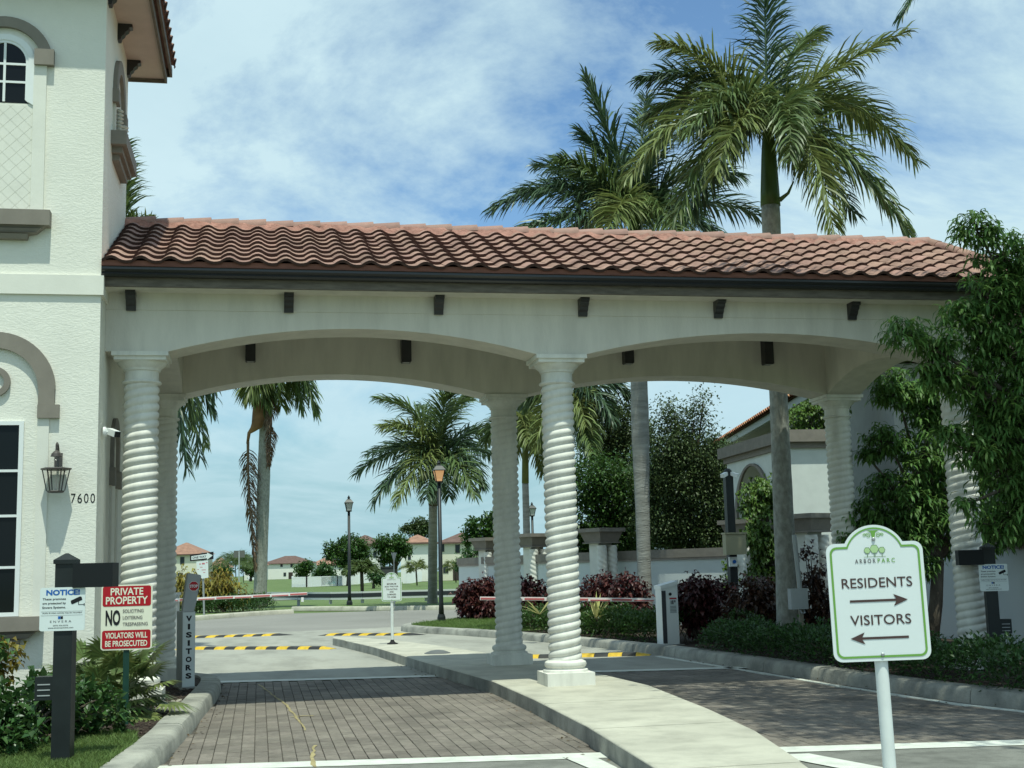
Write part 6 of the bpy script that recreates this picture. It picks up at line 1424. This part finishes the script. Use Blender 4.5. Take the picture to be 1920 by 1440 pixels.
# ------------------------------------------------------------------ far houses
def far_house(label, u0, u1, d, v_e, ridge, wallm_, roofm, wins, depth=9, door=None, over=.5, name='house', base_z=-.15):
    """front between picture columns u0..u1 at depth d; eave height from picture row v_e"""
    a, b = PD(u0, 1080, d), PD(u1, 1080, d); ze = PD((u0+u1)/2, v_e, d).z; w = (b-a).xy.length; ang = math.atan2(b.y-a.y, b.x-a.x)
    t = thing(name, label, 'house', (a.x, a.y, base_z), rz=ang, group='houses beyond the road'); H = ze-base_z
    wl_ = MB().box(0, w, 0, depth, 0, H).build('wall', wallm_, t, world=False)
    o_ = over; m_ = min(w, depth)/2; mb = MB()
    if w > depth: top_ = [(m_, depth/2, H+ridge), (w-m_, depth/2, H+ridge)]
    else: top_ = [(w/2, m_, H+ridge), (w/2, depth-m_, H+ridge)]
    mb.add([(-o_, -o_, H), (w+o_, -o_, H), (w+o_, depth+o_, H), (-o_, depth+o_, H)]+top_, [(0, 1, 5, 4), (1, 2, 5), (2, 3, 4, 5), (3, 0, 4), (0, 3, 2, 1)] if w > depth else [(0, 1, 4), (1, 2, 5, 4), (2, 3, 5), (3, 0, 4, 5), (0, 3, 2, 1)]); mb.build('roof', roofm, t, world=False)
    mb = MB(); mb.box(-o_, w+o_, -o_-.03, -o_, H-.22, H-.002); mb.build('fascia', roof_br, t, world=False)
    k = d/2410.45
    for (uc, vc, wp, hp_) in wins:
        x = (uc-u0)/(u1-u0)*w; z = PD(uc, vc, d).z-base_z; wnd = MB().box(x-wp*k/2, x+wp*k/2, -.06, .02, z-hp_*k/2, z+hp_*k/2).build('window', M('far_frame', (.10, .09, .08), .6), t, world=False)
        MB().box(x-wp*k*.4, x+wp*k*.4, -.075, -.061, z-hp_*k*.43, z+hp_*k*.43).build('pane', M('far_pane', (.03, .04, .045), .15), wnd, world=False)
    if door:
        uc, v0, v1, wp = door; x = (uc-u0)/(u1-u0)*w; z1 = PD(uc, v0, d).z-base_z; MB().box(x-wp*k/2, x+wp*k/2, -.08, .02, 0, z1).build('door', M('far_door', (.05, .035, .03), .6), t, world=False)
    return t
far_house('cream two storey house half hidden by the left columns', 300, 377, 235, 1039, 2.2, cream_w, roof_or, [(341.5, 1051, 8, 14), (338, 1085, 10, 22), (322, 1051, 8, 14)], door=(357, 1078, 1100, 5))
far_house('white long house with brown roof right of the tall palm', 493, 583, 410, 1056, 2.4, white_w, roof_br, [(528, 1059.5, 4.5, 7), (548, 1059.5, 7, 8), (561, 1059, 5, 7), (534, 1077, 5, 7)], door=(545, 1073, 1087, 8), depth=12)
far_house('low house with orange roof behind the white long house', 580, 640, 440, 1059, 2.4, white_w, roof_or, [(592, 1066, 5, 7), (602, 1066, 5, 7)])
far_house('orange roofed far house left of the road sign', 390, 424, 380, 1064, 3.0, white_w, roof_or, [(400, 1073, 5, 6), (412, 1073, 5, 6)])
far_house('orange roofed far house just left of the tall palm', 458, 492, 390, 1060, 2.6, white_w, roof_or, [(466, 1070, 5, 6), (478, 1070, 5, 6)])
far_house('white house with brown roof behind the left round tree', 650, 712, 190, 1021, 1.5, white_w, roof_br, [(703, 1040, 6, 11), (690, 1040, 6, 11), (703, 1068, 6, 12)])
far_house('cream house with orange roof behind the right round tree', 752, 812, 182, 1017, 1.2, white_w, roof_or, [(768, 1045, 6, 9), (770, 1065, 7, 12)])
far_house('cream house with brown roof right of the lit lamp', 826, 905, 186, 1016, 1.5, cream_w, roof_br, [(831, 1027, 6, 15), (859, 1029, 9, 16), (880, 1026, 7, 11), (836, 1066, 10, 17), (872, 1066, 7, 14)], door=(855, 1058, 1088, 11))
def far_fence(label, pts, h, npk):
    t = thing('white_fence', label, 'fence', pts[0], group='white garden fences')
    for a, b in zip(pts[:-1], pts[1:]):
        a, b = Vector(a), Vector(b); mb = MB()
        for z in (.08, h-.05): mb.bar(a+Vector((0, 0, z)), b+Vector((0, 0, z)), .05, .09)
        mb.build('rails', white_frame, t); mb = MB(); n = npk
        for i in range(n): p = a.lerp(b, (i+.5)/n); mb.bar(p, p+Vector((0, 0, h)), .05, (b-a).length/n*.62, up=(b-a).normalized().cross(Vector((0, 0, 1))))
        props(mb.build('pickets', white_frame, t), kind='stuff')
        for p in (a, b): mb = MB(); mb.box(p.x-.07, p.x+.07, p.y-.07, p.y+.07, p.z, p.z+h+.1); mb.build('fence_post', white_frame, t)
far_fence('white picket fence around the pool behind the street lamp', [PZ(548, 1101, -.15), PZ(575, 1101, -.15), PZ(602, 1099.5, -.15), PZ(632, 1098.5, -.15), PZ(660, 1096, -.15), PZ(690, 1092, -.15)], 1.15, 14)
far_fence('white fence beside the cream orange roofed house', [PZ(763, 1094, -.15), PZ(776, 1091.5, -.15), PZ(791, 1090, -.15)], 1.4, 9)
far_fence('white fence panel beside the wall pier at the cream house', [PZ(867, 1088.5, -.15), PZ(885, 1088.5, -.15), PZ(902, 1088, -.15)], 1.3, 12)
q = PZ(625, 1094, -.15); pool = thing('pool_slide', 'turquoise pool panel behind the white fence', 'pool', q); MB().box(-1.5, 2.4, 0, .5, 0, .75).build('panel', teal, pool, world=False); MB().box(-2.2, -1.5, .1, .4, 0, .6).build('end_panel', M('pool_pink', (.6, .45, .38), .6), pool, world=False)
q = PZ(722, 1091, -.15); sh = thing('garden_shed', 'dark grey garden shed behind the small white sign', 'shed', q); MB().box(-1.0, 1.9, 0, 2, 0, 2.1).build('wall', shed_m, sh, world=False); mb = MB(); mb.prism([(-1.1, 2.1), (2.0, 2.1), (1.4, 2.3), (-.6, 2.3)], -.1, 2.1, 'y'); mb.build('roof', shed_m, sh, world=False)
q = PZ(897, 1090, -.15); sh = thing('utility_cabinet', 'dark utility cabinet beside the wall pier', 'cabinet', q); MB().box(-.6, .4, 0, .5, 0, 1.2).build('body', shed_m, sh, world=False); MB().box(-.65, .45, -.05, .55, 1.2, 1.26).build('lid', shed_m, sh, world=False)
# far cars
def far_car(label, u, v, ang):
    q = PZ(u, v, -.15); t = thing('parked_car', label, 'car', q, rz=ang, group='far parked cars')
    mb = MB(); mb.prism([(-2.2, .35), (2.2, .35), (2.25, .75), (1.9, .9), (1.1, .98), (.5, 1.45), (-1.1, 1.48), (-1.8, 1.0), (-2.2, .9)], -.85, .85, 'y'); mb.build('body', car_w, t, world=False)
    mb = MB(); mb.prism([(.95, 1.0), (.45, 1.38), (-1.05, 1.4), (-1.55, 1.02)], -.87, .87, 'y'); mb.build('side_window', glass_dark, t, world=False)
    for x in (-1.35, 1.4):
        for y in (-.87, .67): mb = MB(); mb.tube([(x, y, .33), (x, y+.2, .33)], .33, 14); mb.build('wheel', rubber, t, world=False)
far_car('white far car beside the paper notice', 397, 1089, .3); far_car('white far car left of the tall palm trunk', 478, 1088, .2)
# far trees
FT_ = [('round dark tree left of the small white sign in the distance', 652, 150, [(630, 1035, 2.0), (655, 1024, 2.2), (678, 1032, 1.9), (644, 1050, 1.8), (668, 1048, 1.7)], green_md, 4200),
       ('round dark tree directly behind the small white sign', 742, 150, [(720, 1022, 1.8), (742, 1020, 2.0), (756, 1034, 1.5), (730, 1042, 1.7)], green_md, 4200),
       ('umbrella shaped tree rising above the orange roof', 785, 250, [(765, 993, 2.0), (780, 985, 2.6), (800, 990, 2.2), (790, 1000, 2.0)], olive_m, 1800),
       ('small round tree before the white long house', 572, 200, [(570, 1070, 1.6), (578, 1063, 1.3), (565, 1078, 1.2)], green_md, 900),
       ('low dark bush at the pool fence', 605, 160, [(597, 1078, 1.4), (612, 1072, 1.7), (622, 1082, 1.3)], green_dk, 1400),
       ('far green tree behind the road sign', 470, 320, [(466, 1068, 2.6), (476, 1062, 2.4), (480, 1075, 2.4)], green_md, 900),
       ('far dark tree right of the paper notice', 412, 320, [(405, 1072, 2.2), (417, 1070, 2.6), (425, 1078, 2.0)], green_dk, 900),
       ('low bush at the foot of the small palm', 700, 120, [(700, 1080, .9), (708, 1086, .8)], green_dk, 500)]
for lab, u, d, bl_, mt, n in FT_: tree('distant_tree', lab, dgb(u, d)[:2]+(-.15,), [cs(a+random.uniform(-1, 1)*r*9*100/d, b+random.uniform(-1, .8)*r*7*100/d, d+random.uniform(-1, 1), r*random.uniform(.25, .5), r*random.uniform(.2, .36)) for a, b, r in bl_ for _ in range(4)], int(n*1.3), .0024*d, .0015*d, mt, .0011*d, group='distant trees', twigs=12, spread=.0016*d)
# small young palms
def young(label, u, vb_, vt, d, n, L, seed, mt=frond_y, group='young palms'):
    b_ = PD(u, vb_, d); b_.z = -.12; t = thing('young_palm', label, 'palm tree', b_, group=group); c = PD(u-2, vt, d)
    mb = MB(); mb.tube([b_, b_.lerp(c, .6), c], [.07, .09, .08], 8); mb.build('trunk', bark_m, t, smooth_=True); r_ = random.Random(seed)
    for k in range(n):
        az = k*2.4; el = math.radians(70-75*k/n); h = Vector((math.cos(az), math.sin(az), 0)); frond(t, c, c+h*L*.5*math.cos(el)+Vector((0, 0, L*.55*math.sin(el)+.1)), c+h*L*.9*max(.3, math.cos(el))+Vector((0, 0, L*.4*math.sin(el)-.15*L)), L*.3, mt, n=26, plume=.4, droop=.4, w=.06, seed=seed*50+k, rr=.03)
young('small palm beside the far street lamp pole', 680, 1128, 1072, 61, 15, 1.15, 3, frond_m)
young('tiny young palm beside the white fence', 782, 1092, 1068, 130, 7, 2.2, 4); young('tiny young palm at the cream house door', 855, 1090, 1066, 150, 7, 2.4, 5)
young('far palm behind the square road sign', 443, 1090, 1058, 240, 14, 5.5, 6, frond_m); young('far palm beside the tall palm trunk', 457, 1090, 1060, 260, 12, 5.0, 7, frond_m)

# fallen leaves and grit along the kerbs
r = np.random.default_rng(77); P = []
for k in range(150):
    if k % 3 == 0: y = r.uniform(-5, 3.5); x = (edge_x(LK, y) or .7)+abs(r.normal(0, .10))+.01
    elif k % 3 == 1: y = r.uniform(-5, 6); x = (edge_x(isl_left, y) or 4)-abs(r.normal(0, .10))-.01
    else: y = r.uniform(-5, 6); x = (edge_x(RK, y) or 8.1)-abs(r.normal(0, .16))-.01
    P.append((x, y, RZ+.006))
VT = leaves(np.array(P), np.concatenate([rand_dir(len(P), r)[:, :2], np.full((len(P), 1), .08)], 1), .045, .018, .1, r)
props(put('fallen_leaves', VT, M('dry_leaf', (.12, .085, .045), .8, island=.5), kind='stuff'), 'scattered dry leaves lying along the kerbs', 'leaf litter')
